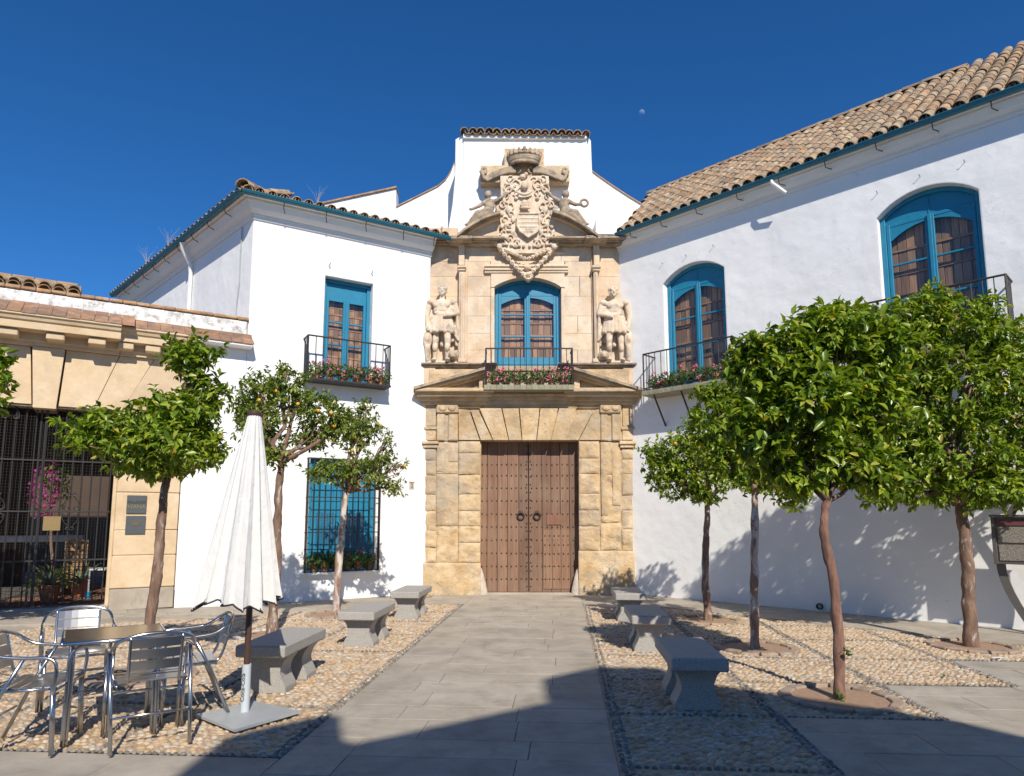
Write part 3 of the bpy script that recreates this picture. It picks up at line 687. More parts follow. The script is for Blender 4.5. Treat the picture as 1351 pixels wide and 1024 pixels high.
def roof(parent, fr, s0, s1, te, ze, slope, nrow, sp, first=None, limit=300, start=None, length=.33):
    """rows of cover tiles; a tile is a sub-part of the roof"""
    cs, sn = math.cos(slope), math.sin(slope); Ltot = nrow * length + .1
    deck = MB(); a0 = te - .04
    if start is None:
        q = [fr.p(s0, a0, ze - .03), fr.p(s1, a0, ze - .03), fr.p(s1, a0 - Ltot * cs, ze - .03 + Ltot * sn), fr.p(s0, a0 - Ltot * cs, ze - .03 + Ltot * sn)]
    else:
        q = [fr.p(0, a0, ze - .03), fr.p(s1, a0, ze - .03), fr.p(s1, a0 - Ltot * cs, ze - .03 + Ltot * sn), fr.p(s0, a0 - Ltot * cs, ze - .03 + Ltot * sn)]
    deck.prism(q, (0, 0, -.03)); rf = obj('roof', deck, MT['tile_far'], parent)
    cols = int((s1 - s0) / sp); cand = []
    for r in range(nrow):
        for k in range(cols + 1):
            s = s0 + k * sp; d = r * length
            if start is not None and d < start(s): continue
            p = fr.p(s + random.uniform(-.008, .008), te - d * cs, ze + d * sn + random.uniform(-.004, .004))
            cand.append((r, k, p, toimg(p)))
    order = sorted(cand, key=lambda c: np.linalg.norm(c[2] - CAM))
    vis = [c for c in order if -40 < c[3][0] < 1391 and c[3][1] > -30]; far = [c for c in order if c not in vis[:limit]]
    for (r, k, p, im) in vis[:limit]: inst('roof_tile', TILE, rf, p, tile_rot(fr, slope))
    if far:
        m = MB()
        for (r, k, p, im) in far:
            M3 = np.array(tile_rot(fr, slope).to_matrix()); m.add(TV @ M3.T + p, TF)
        o = obj('roof_tiles_upper', m, MT['tile_far'], rf, 'auto', fix=False); o['kind'] = 'stuff'
    for k in range(cols + 1):                                                     # channel tiles seen from below at the eaves
        s = s0 + (k + .5) * sp
        if start is not None and s < .1: continue
        if s > s1: continue
        p = fr.p(s, te + .02, ze + .035); inst('channel_tile', TILE, rf, p, tile_rot(fr, slope, flip=True))
    return rf
def gutter(parent, fr, s0, s1, t, z, brackets, r=.062, bt=.33, bz=-.16):
    m = MB(); n = 8
    for (ra, flip) in ((r, 0), (r - .006, 1)):
        k0 = len(m.v)
        for s in (s0, s1):
            for k in range(n + 1):
                w = math.pi + math.pi * k / n; m.v.append(tuple(fr.p(s, t + ra * math.cos(w), z + ra * math.sin(w))))
        for k in range(n): m.f.append((k0 + k, k0 + k + 1, k0 + n + 1 + k + 1, k0 + n + 1 + k))
    m.tube([fr.p(s0, t + r, z), fr.p(s1, t + r, z)], .010, 6)
    g = obj('gutter', m, MT['blue_gutter'], parent, 'auto')
    for s in brackets:
        b = MB().tube([fr.p(s, t - r * .2, z - r), fr.p(s, t - .05, z - r - .10), fr.p(s + .05, bt - .1, z + bz - .06)], .009, 5)
        obj('gutter_bracket', b, MT['iron'], g)
    return g
CORN = [(-.05, 7.52), (.035, 7.52), (.045, 7.60), (.075, 7.615), (.075, 7.64), (.13, 7.66), (.22, 7.73), (.28, 7.82), (.30, 7.85), (.335, 7.855), (.335, 7.90), (.42, 7.91), (.42, 7.965), (-.05, 7.965)]
# ------------------------------------------------------------------ left wing
CORN_L = [(t * .74 if t > 0 else t, 7.58 + (z - 7.52) * .88) for t, z in CORN]; OV = .385
LWALL = thing('white_house', 'white house wing left of the stone portal, with balcony window and grilled window', 'house', tuple(lw.p(-1.8, -2, 0)))
wm, _ = wall_mesh(lw, -3.80, .06, -.1, 7.97, -.5, 0.0, [(-2.33, -1.29, 4.40, 6.69, 6.69), (-2.50, -1.10, .58, 2.84, 2.84)])
obj('wall', wm, MT['white'], LWALL, weld=True)
wm, _ = wall_mesh(lgf, -8.4, -.001, -.1, 7.97, -.5, 0.0, []); obj('side_wall', wm, MT['white'], LWALL, weld=True)
m = MB(); mit = float(np.dot(lgf.n, lw.u)) ; k_ = (lgf.n @ lw.n)
# mitred cornices along both faces meet at the corner
cl = (1 - (lgf.n @ lw.n)) / (lgf.n @ lw.u)            # shift of s per unit t on the left wing towards the corner
cg = (1 - (lgf.n @ lw.n)) / (lw.n @ lgf.u)
extrude_profile(m, lw, -3.80, .08, CORN_L, cl, 0); extrude_profile(m, lgf, -8.4, 0.0, CORN_L, 0, cg)
obj('cornice', m, MT['white_smooth'], LWALL)
french_window(LWALL, lw, -2.325, -1.295, 4.41, 6.68, 6.68, -.24, solid_top=.30, rows=(.38, .70), style=1)
# grilled lower window: blue board shutters behind an iron cage
m = MB(); a, b = -2.49, -1.11; tq = -.22
m.box(lw.p, a, a + .07, tq, tq + .09, .6, 2.82, ch=.006); m.box(lw.p, b - .07, b, tq, tq + .09, .6, 2.82, ch=.006); m.box(lw.p, a + .07, b - .07, tq + .002, tq + .088, 2.72, 2.818, ch=.006)
win = obj('window', m, MT['blue'], LWALL)
for k in range(2):
    la = a + .075 + k * (b - a - .15) / 2; lb = la + (b - a - .15) / 2 - .004
    f = MB(); e = [lerp(la, lb, q / 4) for q in range(5)]
    for p_, q_ in zip(e[:-1], e[1:]): f.box(lw.p, p_ + .002, q_ - .002, tq + .01, tq + .045, .62, 2.715, ch=.003)
    f.box(lw.p, la + .01, lb - .01, tq + .046, tq + .062, 1.98, 2.06, ch=.004); f.box(lw.p, la + .01, lb - .01, tq + .046, tq + .062, .95, 1.03, ch=.004)
    obj('shutter', f, MT['blue'], win)
    g_ = MB().box(lw.p, la + .12, lb - .12, tq + .047, tq + .055, 1.05, 1.75); obj('pane', g_, MT['glass'], win)
cage = MB(); t1 = .13
for z in (.585, 1.02, 1.35, 1.66, 2.05, 2.45, 2.83):
    cage.tube([lw.p(-2.56, 0, z), lw.p(-2.56, t1, z), lw.p(-1.06, t1, z), lw.p(-1.06, 0, z)], .010, 5)
gr = obj('window_grille', cage, MT['iron'], LWALL)
for k in range(14):
    s = lerp(-2.56, -1.06, k / 13); obj('grille_bar', MB().tube([lw.p(s, t1, .57), lw.p(s, t1, 2.84)], .0105 if k not in (0, 13) else .014, 5), MT['iron'], gr)
for k in range(1, 3):
    for s in (-2.56, -1.06): obj('grille_bar', MB().tube([lw.p(s, t1 * k / 3, .57), lw.p(s, t1 * k / 3, 2.84)], .009, 5), MT['iron'], gr)
obj('window_sill', MB().box(lw.p, -2.60, -1.02, -.2, .15, .52, .572, ch=.012), MT['white_smooth'], LWALL)
balcony(LWALL, lw, -2.72, -1.0, 4.42, 5.27, .36, 11, floor_h=.05)
roof(LWALL, lw, -4.0, .42, OV + .01, 7.995, R(17), 3, .235, limit=120)
roof(LWALL, lgf, -8.6, .30, OV + .01, 7.995, R(17), 3, .235, limit=120)
corner = lw.p(-3.80 + cl * OV, OV, 0)
gL = gutter(LWALL, lw, -3.80 + cl * OV, .42, OV, 7.965, [-3.3, -2.45, -1.6, -.75, -.02])
gutter(LWALL, lgf, -8.5, cg * OV, OV, 7.965, [-7.4, -6.6, -5.8, -5.0, -4.2, -3.3, -2.4, -1.5, -.6])
# corner hip of larger old tiles
for k in range(3):
    d = k * .3; dirn = -(lw.n + lgf.n); dirn = dirn / np.linalg.norm(dirn)
    p = np.array(corner) + dirn * d * .95 + np.array([0, 0, 8.06 + d * .22])
    up = Vector((*dirn[:2], .2)).normalized(); x = up.cross(Vector((0, 0, 1))).normalized(); nz = x.cross(up)
    if nz.z < 0: x = -x; nz = x.cross(up)
    inst('hip_tile', TILE, LWALL, p, Matrix((x, up, nz)).transposed().to_quaternion(), (1.6, 1.1, 1.5))
# white downpipe on the side face
obj('downpipe', MB().tube([lgf.p(-3.0, .37, 7.90), lgf.p(-3.05, .33, 7.76), lgf.p(-3.2, .10, 7.52), lgf.p(-3.22, .06, 7.3), lgf.p(-3.22, .06, 5.0)], .045, 8), MT['pipe_white'], LWALL, 'auto')
obj('cable', MB().tube([lgf.p(-.5, .02, 7.6), lgf.p(-.52, .02, 7.0), lgf.p(-.50, .02, 6.4), lgf.p(-.58, .025, 5.9), lgf.p(-.56, .02, 5.3)], .012, 5), MT['plate'], LWALL)
for (px, py) in [(434, 351), (490, 361)]:
    s_, z_ = lw.at(px, py); obj('wall_hook', MB().tube([lw.p(s_, 0, z_), lw.p(s_, .07, z_), lw.p(s_ + .01, .075, z_ + .05)], .008, 5), MT['iron'], LWALL)
# house number tile
s_, z_ = lw.at(543, 641); nt = thing('house_number', 'small pale tile with the number 2 on the white wall beside the portal', 'house number', tuple(lw.p(s_, 0, z_)))
obj('tile_plate', MB().box(lw.p, s_ - .055, s_ + .055, .001, .018, z_ - .07, z_ + .07, ch=.004), MT['whitestone'], nt)
obj('tile_cap', MB().box(lw.p, s_ - .06, s_ + .06, .0, .03, z_ + .073, z_ + .088, ch=.003), MT['kerb'], nt)
def text_mesh(txt, size, mat, parent, P, depth=.002, name='lettering'):
    """letters as a mesh; P maps (x, y) in the text plane to world"""
    cu = bpy.data.curves.new('txt', 'FONT'); cu.body = txt; cu.size = size; cu.align_x = 'CENTER'; cu.align_y = 'CENTER'; cu.extrude = depth; cu.resolution_u = 3
    o = bpy.data.objects.new('txt', cu); COL.objects.link(o); dg = bpy.context.evaluated_depsgraph_get(); me = bpy.data.meshes.new_from_object(o.evaluated_get(dg)); bpy.data.objects.remove(o)
    m = MB(); m.add([P(*v.co) for v in me.vertices], [tuple(p.vertices) for p in me.polygons]); return obj(name, m, mat, parent, fix=False)
text_mesh('2', .13, MT['black'], nt, lambda x, y, z: lw.p(s_ + x, .0205 + z, z_ + y))
# ------------------------------------------------------------------ right wing
RWALL = thing('white_house', 'white house wing right of the stone portal, with two arched blue windows', 'house', tuple(rw.p(4, -2, 0)))
wm, _ = wall_mesh(rw, -.42, 9.6, -.1, 8.05, -.5, 0.0, [(.88, 2.32, 4.30, 6.70, 6.99), (5.20, 6.69, 4.30, 6.79, 7.10)])
obj('wall', wm, MT['white'], RWALL, weld=True)
CORN_R = [(t * .56 if t > 0 else t, 7.76 + (z - 7.52) * .66) for t, z in CORN]
m = MB(); extrude_profile(m, rw, -.30, 9.6, CORN_R); obj('cornice', m, MT['white_smooth'], RWALL)
french_window(RWALL, rw, .885, 2.315, 4.31, 6.695, 6.985, -.24, rows=(.34, .66), style=0)
french_window(RWALL, rw, 5.205, 6.685, 4.31, 6.785, 7.095, -.24, rows=(.34, .66), style=0)
balcony(RWALL, rw, .62, 2.66, 4.30, 5.10, .45, 14, edge_tiles=15, floor_h=.10, braces=(.85, 1.5, 2.2))
balcony(RWALL, rw, 4.95, 7.0, 4.30, 5.19, .45, 14, edge_tiles=15, floor_h=.10, braces=(5.2, 6.7))
SL = math.atan2(2.52, 3.33); NR = 13
roof(RWALL, rw, -1.41, 9.4, .32, 8.09, SL, NR, .235, limit=300, start=lambda s: 0 if s >= 0 else (-s / 1.41) * 3.3 / math.cos(SL))
gutter(RWALL, rw, -.12, 9.5, .315, 8.06, [.25, 1.05, 1.9, 2.8, 3.65, 4.5, 5.35, 6.2, 7.0, 7.8], bt=.22, bz=-.10)
obj('downpipe', MB().tube([rw.p(3.52, .30, 8.06), rw.p(3.54, .33, 7.93), rw.p(3.62, .34, 7.84), rw.p(3.76, .26, 7.68)], .034, 8), MT['pipe_white'], RWALL, 'auto')
for k in range(30):                                                              # ridge tiles
    s = -1.45 + k * .36; c = rw.p(s, -2.97 - .05, 10.64); up = Vector(rw.u); x = Vector(rw.n)
    nz = x.cross(up)
    if nz.z < 0: x = -x
    inst('ridge_tile', TILE, RWALL, c, Matrix((x, up, x.cross(up))).transposed().to_quaternion() @ Quaternion((0, 0, 1), random.uniform(-.03, .03)), (1.15, 1, 1.1))
    if s > 5.6: break
# small drain hole and wall hooks
s_, z_ = rw.at(1082, 800); obj('drain_pipe', MB().lathe((0, 0, 0), [(.05, 0), (.05, .05), (.036, .05), (.036, .0)], 12), MT['black'], RWALL) if False else None
m = MB(); nn = 14; ra, rb = .055, .042
for tt, rr in ((0.0, ra), (.05, ra), (.05, rb), (-.05, rb)):
    for k in range(nn): m.v.append(tuple(rw.p(s_ + rr * math.cos(2 * math.pi * k / nn), tt, z_ + rr * math.sin(2 * math.pi * k / nn))))
for i in range(3):
    for k in range(nn): m.f.append((i * nn + k, i * nn + (k + 1) % nn, (i + 1) * nn + (k + 1) % nn, (i + 1) * nn + k))
m.f.append(tuple(3 * nn + k for k in range(nn))); obj('drain_pipe', m, MT['black'], RWALL)
for (px, py) in [(875, 348), (906, 338), (942, 325), (1158, 255), (1214, 233), (1273, 214)]:
    s_, z_ = rw.at(px, py); obj('wall_hook', MB().tube([rw.p(s_, 0, z_), rw.p(s_, .06, z_), rw.p(s_, .065, z_ + .02)], .005, 5), MT['iron'], RWALL)
for (px, py) in [(870, 340), (893, 333), (968, 305), (1022, 268), (1149, 228), (1333, 163)]: pass
# ------------------------------------------------------------------ stone portal
POR = thing('stone_portal', 'carved golden sandstone portal with broken pediments and coat of arms', 'portal', tuple(po.p(0, 0, 0)))
def sz(px, py, t=0.0): return po.at(px, py, t)
def prect(name, x0, y0, x1, y1, t0, t1, mat='stone', ch=.012, jit=.003, parent=None, label=None):
    """a block whose front face covers the given photo rectangle on the portal plane t1"""
    (a, zt), (b, zb) = sz(x0, y0, t1), sz(x1, y1, t1)
    o = obj(name, MB().box(po.p, a, b, t0, t1, zb, zt, ch=ch, jit=jit), MT[mat], parent or POR)
    if label: o['label'] = label
    return o
def ppoly(name, pts, t0, t1, mat='stone', parent=None):
    q = [po.p(*(lambda w: (w[0], t1, w[1]))(sz(x, y, t1))) for x, y in pts]
    return obj(name, MB().prism(q, po.n * (t0 - t1)), MT[mat], parent or POR)
def mould(name, x0, x1, steps, mat='stone', t0=-.1, ret=True, parent=None, nx=1):
    """horizontal moulding: steps of (ytop, ybottom, projection) in photo rows"""
    m = MB()
    for (yt, yb, t1) in steps:
        (a, zt), (b, zb) = sz(x0, yt, t1), sz(x1, yb, t1); e = max(0, t1) * .5 if ret else 0
        m.box(po.p, a - e, b + e, t0, t1, zb, zt, ch=.012, jit=.004)
    return obj(name, m, MT[mat], parent or POR)
TD = -.30                                               # door face
# core masonry, lower storey
prect('masonry_core', 560, 581, 633.5, 790, -.9, -.03, 'stone', ch=.004)
prect('masonry_core', 763.6, 581, 836.5, 790, -.9, -.03, 'stone', ch=.004)
prect('masonry_core', 560.5, 505, 836, 580.6, -.9, -.032, 'stone', ch=.004)
# jamb blocks (worn, uneven)
from mathutils import noise as mnoise
def rough_block(name, x0, y0, x1, y1, t0, t1, mat, amp=.014):
    """a weathered block: its face is a grid worn back unevenly, deepest at the arrises"""
    (a, zt), (b, zb) = sz(x0, y0, t1), sz(x1, y1, t1); na = max(4, int((b - a) / .035)); nz = max(4, int((zt - zb) / .035)); m = MB(); sd = random.uniform(0, 50)
    for j in range(nz + 1):
        for i in range(na + 1):
            u, v = i / na, j / nz; s, z = lerp(a, b, u), lerp(zb, zt, v); e = min(u * (b - a), (1 - u) * (b - a), v * (zt - zb), (1 - v) * (zt - zb))
            w = mnoise.fractal(Vector((s * 5 + sd, z * 5, sd)), .8, 2.0, 5) * amp - max(0, .03 - e) ** 2 * 22
            pit = max(0, mnoise.noise(Vector((s * 3.1 + sd * 2, z * 3.1, 7)))) ** 2 * amp * 3.0
            m.v.append(tuple(po.p(s, t1 + w - pit, z)))
    k = na + 1
    for j in range(nz):
        for i in range(na): m.f.append((j * k + i, j * k + i + 1, (j + 1) * k + i + 1, (j + 1) * k + i))
    ring = [i for i in range(k)] + [j * k + na for j in range(1, nz + 1)] + [nz * k + i for i in range(na - 1, -1, -1)] + [j * k for j in range(nz - 1, 0, -1)]; n0 = len(m.v)
    for q in ring: v = np.array(m.v[q]); m.v.append(tuple(v - po.n * (np.dot(v - po.o, po.n) - t0)))
    for q in range(len(ring)): m.f.append((ring[q], ring[(q + 1) % len(ring)], n0 + (q + 1) % len(ring), n0 + q))
    return obj(name, m, MT[mat], POR, 'auto')
def column_blocks(x0, x1, ys, tt, mat='stone', name='stone_block', alt=None, jj=.006):
    for k, (a, b) in enumerate(zip(ys[:-1], ys[1:])):
        d = random.uniform(-.012, .008)
        xa, xb = x0, x1
        if alt: xa += alt[k % 2][0]; xb += alt[k % 2][1]
        rough_block(name, xa + .2, a + .25, xb - .2, b - .25, -.06, tt + d + .012, mat, .012 + .016 * (a > 625))
column_blocks(605, 633.6, [582, 597.5, 626, 652, 674, 694, 716, 742.5], .02)
column_blocks(763.8, 791, [582, 604.5, 625, 651, 673, 694, 726.5], .02)
column_blocks(561, 575, [591.5, 607, 627, 652, 674, 700, 722, 742.5], .0)
column_blocks(820.5, 835.5, [591.5, 606, 625, 653, 673, 698, 726.5], .0)
for (xa, xb, ys) in ((576, 604.2, [582, 625, 694, 742.5]), (792, 819.7, [582, 626, 690, 726.5])):
    column_blocks(xa, xb, ys, -.005)
    w = xb - xa
    yb = 622 if xa < 700 else 680
    rough_block('pilaster_strip', xa + .4, 583, xa + w * .36, yb, -.03, .04, 'stone', .014)
    rough_block('pilaster_strip', xa + w * .56, 592, xb - .4, yb - 13, -.03, .04, 'stone', .014)
    prect('pilaster_panel', xa + .4, 546.5, xa + w * .38, 581.3, -.03, .075, 'stone', ch=.018)
    prect('pilaster_panel', xa + w * .55, 546.5, xb - .2, 581.3, -.03, .075, 'stone', ch=.018)
    prect('pilaster_block', xa, 545.5, xb, 582, -.05, .03, 'stone')
    prect('pilaster_capital', xa - .4, 534, xb + .4, 545.2, -.03, .11, 'stone', ch=.03)
    mid = (xa + xb) / 2
    for k in (-1, 1):
        (a, z_) = sz(mid + k * w * .22, 539, .11); obj('carved_drop', MB().ball(po.p(a, .11, z_), (.09, .035, .06), 8, 5), MT['stone'], POR, True)
for (xa, xb) in ((560.5, 575), (821, 836)):
    prect('outer_block', xa, 567.2, xb, 581, -.05, .0, 'stone'); prect('outer_block', xa, 534, xb, 562.5, -.05, .0, 'stone')
    mould('outer_band', xa - .5, xb + .5, [(562.7, 567, .03)], 'stone'); mould('outer_capital', xa - 1, xb + 1, [(582, 586, .09), (586.2, 591, .05)], 'stone')
rough_block('plinth_block', 558.3, 742.8, 633.8, 788, -.05, .04, 'stone', .008)
rough_block('plinth_block', 763.4, 726.8, 838.5, 788, -.05, .04, 'stone', .008)
# flat arch of voussoirs
zb_ = lambda x, y: (540 + x / 4.222, 370 + y / 4.222)
top = [338, 388, 515, 612, 728, 832, 935, 1032]; bot = [396, 466, 554, 628, 709, 787, 873, 944]
for k in range(7):
    ya = 712 if 0 < k < 6 else 722
    g = 3.0
    ppoly('voussoir', [zb_(top[k] + g, ya), zb_(top[k + 1] - g, ya), zb_(bot[k + 1] - g * .7, 889), zb_(bot[k] + g * .7, 889)], -.31, .07 + (.015 if k % 2 else 0), 'stone')
ppoly('springer', [zb_(275, 716), zb_(333, 722), zb_(392, 889), zb_(275, 889)], -.2, .035); ppoly('springer', [zb_(1037, 722), zb_(1066, 716), zb_(1066, 889), zb_(949, 889)], -.2, .035)
prect('frieze_block', 604, 533.5, 636, 538.4, -.1, .03); prect('frieze_block', 636.4, 533.5, 762, 538.4, -.1, .045); prect('frieze_block', 762.4, 533.5, 792, 538.4, -.1, .03)
# main cornice and broken triangular pediment
for (xa, xb) in ((559, 639.5), (757.5, 837)):
    mould('cornice', xa, xb, [(528.5, 533.6, .10), (522.5, 528.3, .17), (516.5, 522.3, .30), (511.5, 516.3, .40)], 'stone')
mould('cornice', 639.8, 757.2, [(528.5, 533.6, .085), (522.5, 528.3, .12), (518.5, 522.3, .17)], 'stone', ret=False)
prect('tympanum', 566, 487, 639, 511.4, -.3, .06, 'stone'); prect('tympanum', 758, 487, 830, 511.4, -.3, .06, 'stone')
def rake(x0, y0, x1, y1, th, t1, mat, name='raking_cornice'):
    ppoly(name, [(x0, y0), (x1, y1), (x1, y1 + th), (x0, y0 + th)], -.05, t1, mat)
for (x0, y0, x1, y1) in ((545.5, 511, 640, 485), (757, 485, 848.5, 513)):
    rake(x0, y0 - 1.0, x1, y1 - 1.0, 3.6, .44, 'stone_dark', 'cornice_tile'); rake(x0, y0 + 2.8, x1, y1 + 2.8, 4.5, .36, 'stone'); rake(x0 + (2 if x0 < 700 else 0), y0 + 7.4, x1 - (0 if x0 < 700 else 2), y1 + 7.4, 4.5, .25, 'stone')
ppoly('pediment_end', [(632, 492), (640, 490), (640, 522), (632, 522)], -.1, .20); ppoly('pediment_end', [(757.5, 490), (765, 492), (765, 522), (757.5, 522)], -.1, .20)
ppoly('tympanum_carving', [(576, 512.5), (630, 497), (630, 512.5)], .05, .10, 'stone_dark'); ppoly('tympanum_carving', [(766, 497), (818, 512.5), (766, 512.5)], .05, .10, 'stone_dark')
# pedestal band under the statues
prect('pedestal', 559, 483.5, 640, 511, -.6, -.02, 'stone_dark'); prect('pedestal', 757, 483.5, 837, 511, -.6, -.02, 'stone_dark')
prect('pedestal_end', 559, 484, 574, 511, -.3, .03, 'stone_up'); prect('pedestal_end', 822, 484, 837, 511, -.3, .03, 'stone_up')
mould('pedestal_ledge', 559, 651.8, [(478.4, 481, .12), (481.1, 484, .07)], 'stone_dark'); mould('pedestal_ledge', 740.2, 837, [(478.4, 481, .12), (481.1, 484, .07)], 'stone_dark')
# upper storey: courses of pale blocks round the arched window
TU = -.16
def course(x0, x1, y0, y1, tt, mat, n=1, depth=.8):
    e = [lerp(x0, x1, k / n) + (random.uniform(-2, 2) if 0 < k < n else 0) for k in range(n + 1)]
    for a, b in zip(e[:-1], e[1:]): prect('stone_block', a + .05, y0 + .05, b - .05, y1 - .05, tt - depth, tt + random.uniform(-.004, .004), mat, ch=.004, jit=.001)
ysU = [321, 345, 365, 391, 417, 440, 462, 479]
for k in range(len(ysU) - 1):
    a, b = ysU[k], ysU[k + 1]
    course(561.5, 604.5, a, b, -.20, 'stone_up', 1); course(783.5, 823, a, b, -.20, 'stone_up', 1)
    if b <= 345.5: course(613, 783, a, b, TU, 'stone_up', 4)
    elif b <= 365.5: course(613, 647, a, b, TU, 'stone_up', 1); course(745.5, 783, a, b, TU, 'stone_up', 1)
    else: course(613, 649, a, b, TU, 'stone_up', 1 + k % 2); course(743.5, 783, a, b, TU, 'stone_up', 1 + (k + 1) % 2)
prect('window_core', 648, 344.8, 651.8, 482, -.9, TU - .02, 'stone_up', ch=.003); prect('window_core', 740.6, 344.8, 744, 482, -.9, TU - .02, 'stone_up', ch=.003)
prect('window_apron', 640.2, 483, 756.8, 518, -.9, -.05, 'stone')
# arched lintel stone, cut with the window arch
aw, zw0 = sz(652.5, 486, -.16); bw, _z = sz(739.8, 486, -.16); _, zcr = sz(696, 366.5, -.16); _, zsp = sz(653, 378.5, -.16); _, ztop = sz(696, 345.5, -.16)
ls, _z = sz(647.5, 380, -.12); rs, _z = sz(745, 380, -.12)
wm, ar = wall_mesh(po, ls, rs, zsp - .02, ztop, -.6, -.115, [(aw, bw, zsp - .02, zsp, zcr)], caps=False)
obj('arched_lintel', wm, MT['stone_up'], POR, weld=True)
for x0, x1 in ((647.5, 652.2), (740.2, 745)): prect('window_jamb', x0, 379.5, x1, 478.2, -.5, -.115, 'stone_up', ch=.01)
mould('window_hood', 639, 750, [(349, 352, -.03), (352.2, 356.5, -.06), (356.7, 360, -.09)], 'stone_up', t0=-.3, ret=False)
for x0, x1, y0, y1 in ((613.2, 616.2, 324, 478), (779.8, 782.8, 324, 478)): prect('frame_strip', x0, y0, x1, y1, -.3, TU + .05, 'stone_up')
prect('frame_strip', 648, 331, 745, 334, -.3, TU + .05, 'stone_up'); 
# slender pilasters beside the niches
for xa, xb in ((605, 612.8), (783.2, 791.2)):
    prect('pilaster_shaft', xa, 357, xb, 478.2, -.4, -.02, 'stone_up', ch=.03)
    prect('pilaster_fillet', (xa + xb) / 2 - 1.2, 360, (xa + xb) / 2 + 1.2, 474, -.03, .005, 'stone_up')
    mould('pilaster_capital', xa - .5, xb + .5, [(350, 353, .05), (353.2, 357, .015)], 'stone_up', t0=-.3)
    prect('pilaster_frieze', xa, 323, xb, 349.8, -.4, -.03, 'stone_up', ch=.01)
    mould('pilaster_base', xa - .5, xb + .5, [(473, 478, .02)], 'stone_up', t0=-.3)
# upper cornice and curved broken pediment
for xa, xb in ((594, 660), (731, 820)):
    mould('upper_cornice', xa, xb, [(311.5, 314.5, .20), (314.7, 318, .10), (318.2, 322.5, .02)], 'stone_dark', t0=-.6)
mould('upper_cornice', 563, 603.5, [(311.8, 315, .06), (315.2, 318.5, .0), (318.7, 322, -.06)], 'stone_dark', t0=-.9, ret=False); prect('stone_block', 561.5, 300, 604, 312, -.95, -.2, 'stone_up')
mould('upper_cornice', 604, 614, [(310.4, 314.8, .30)], 'stone_dark', t0=-.3); mould('upper_cornice', 781, 793, [(310.4, 314.8, .30)], 'stone_dark', t0=-.3)
def curve_band(name, pts, th, t0, t1, mat):
    m = MB(); n_ = len(pts)
    for k in range(n_ - 1):
        q = []
        for (x, y) in (pts[k], pts[k + 1]):
            q.append((x, y))
        (x0, y0), (x1, y1) = q
        f = [(x0, y0), (x1, y1), (x1, y1 + th), (x0, y0 + th)]
        v0 = [po.p(*(lambda w: (w[0], t1, w[1]))(sz(x, y, t1))) for x, y in f]
        m.hexa(v0 + [v + po.n * (t0 - t1) for v in v0])
    return obj(name, m, MT[mat], POR, weld=True)
LC = [(603.5, 308), (612, 301), (624, 292.5), (636, 286), (648, 281), (660, 277.5)]; RC = [(729, 276), (740, 279), (752, 284), (764, 290.5), (777, 299.5), (789.5, 308.5)]
for P_, s_ in ((LC, 1), (RC, -1)):
    curve_band('curved_cornice', P_, 3.6, -.3, .34, 'stone_dark'); curve_band('curved_cornice', [(x, y + 3.7) for x, y in P_], 3.8, -.3, .24, 'stone_dark'); curve_band('curved_cornice', [(x, y + 7.6) for x, y in P_], 3.0, -.3, .14, 'stone_up')
ppoly('upper_tympanum', [(612, 311.3), (636, 295), (659, 287), (659, 311.3)], -.4, .0, 'stone_up'); ppoly('upper_tympanum', [(731, 286), (752, 293), (781, 311.3), (731, 311.3)], -.4, .0, 'stone_up')
# window and balcony over the door
french_window(POR, po, aw + .005, bw - .005, zw0, zsp, zcr, -.42, rows=(.34, .70), style=0)
balcony(POR, po, -.93, .955, 4.50, 5.31, .45, 15, edge_tiles=15, floor_h=.115, scroll=True)
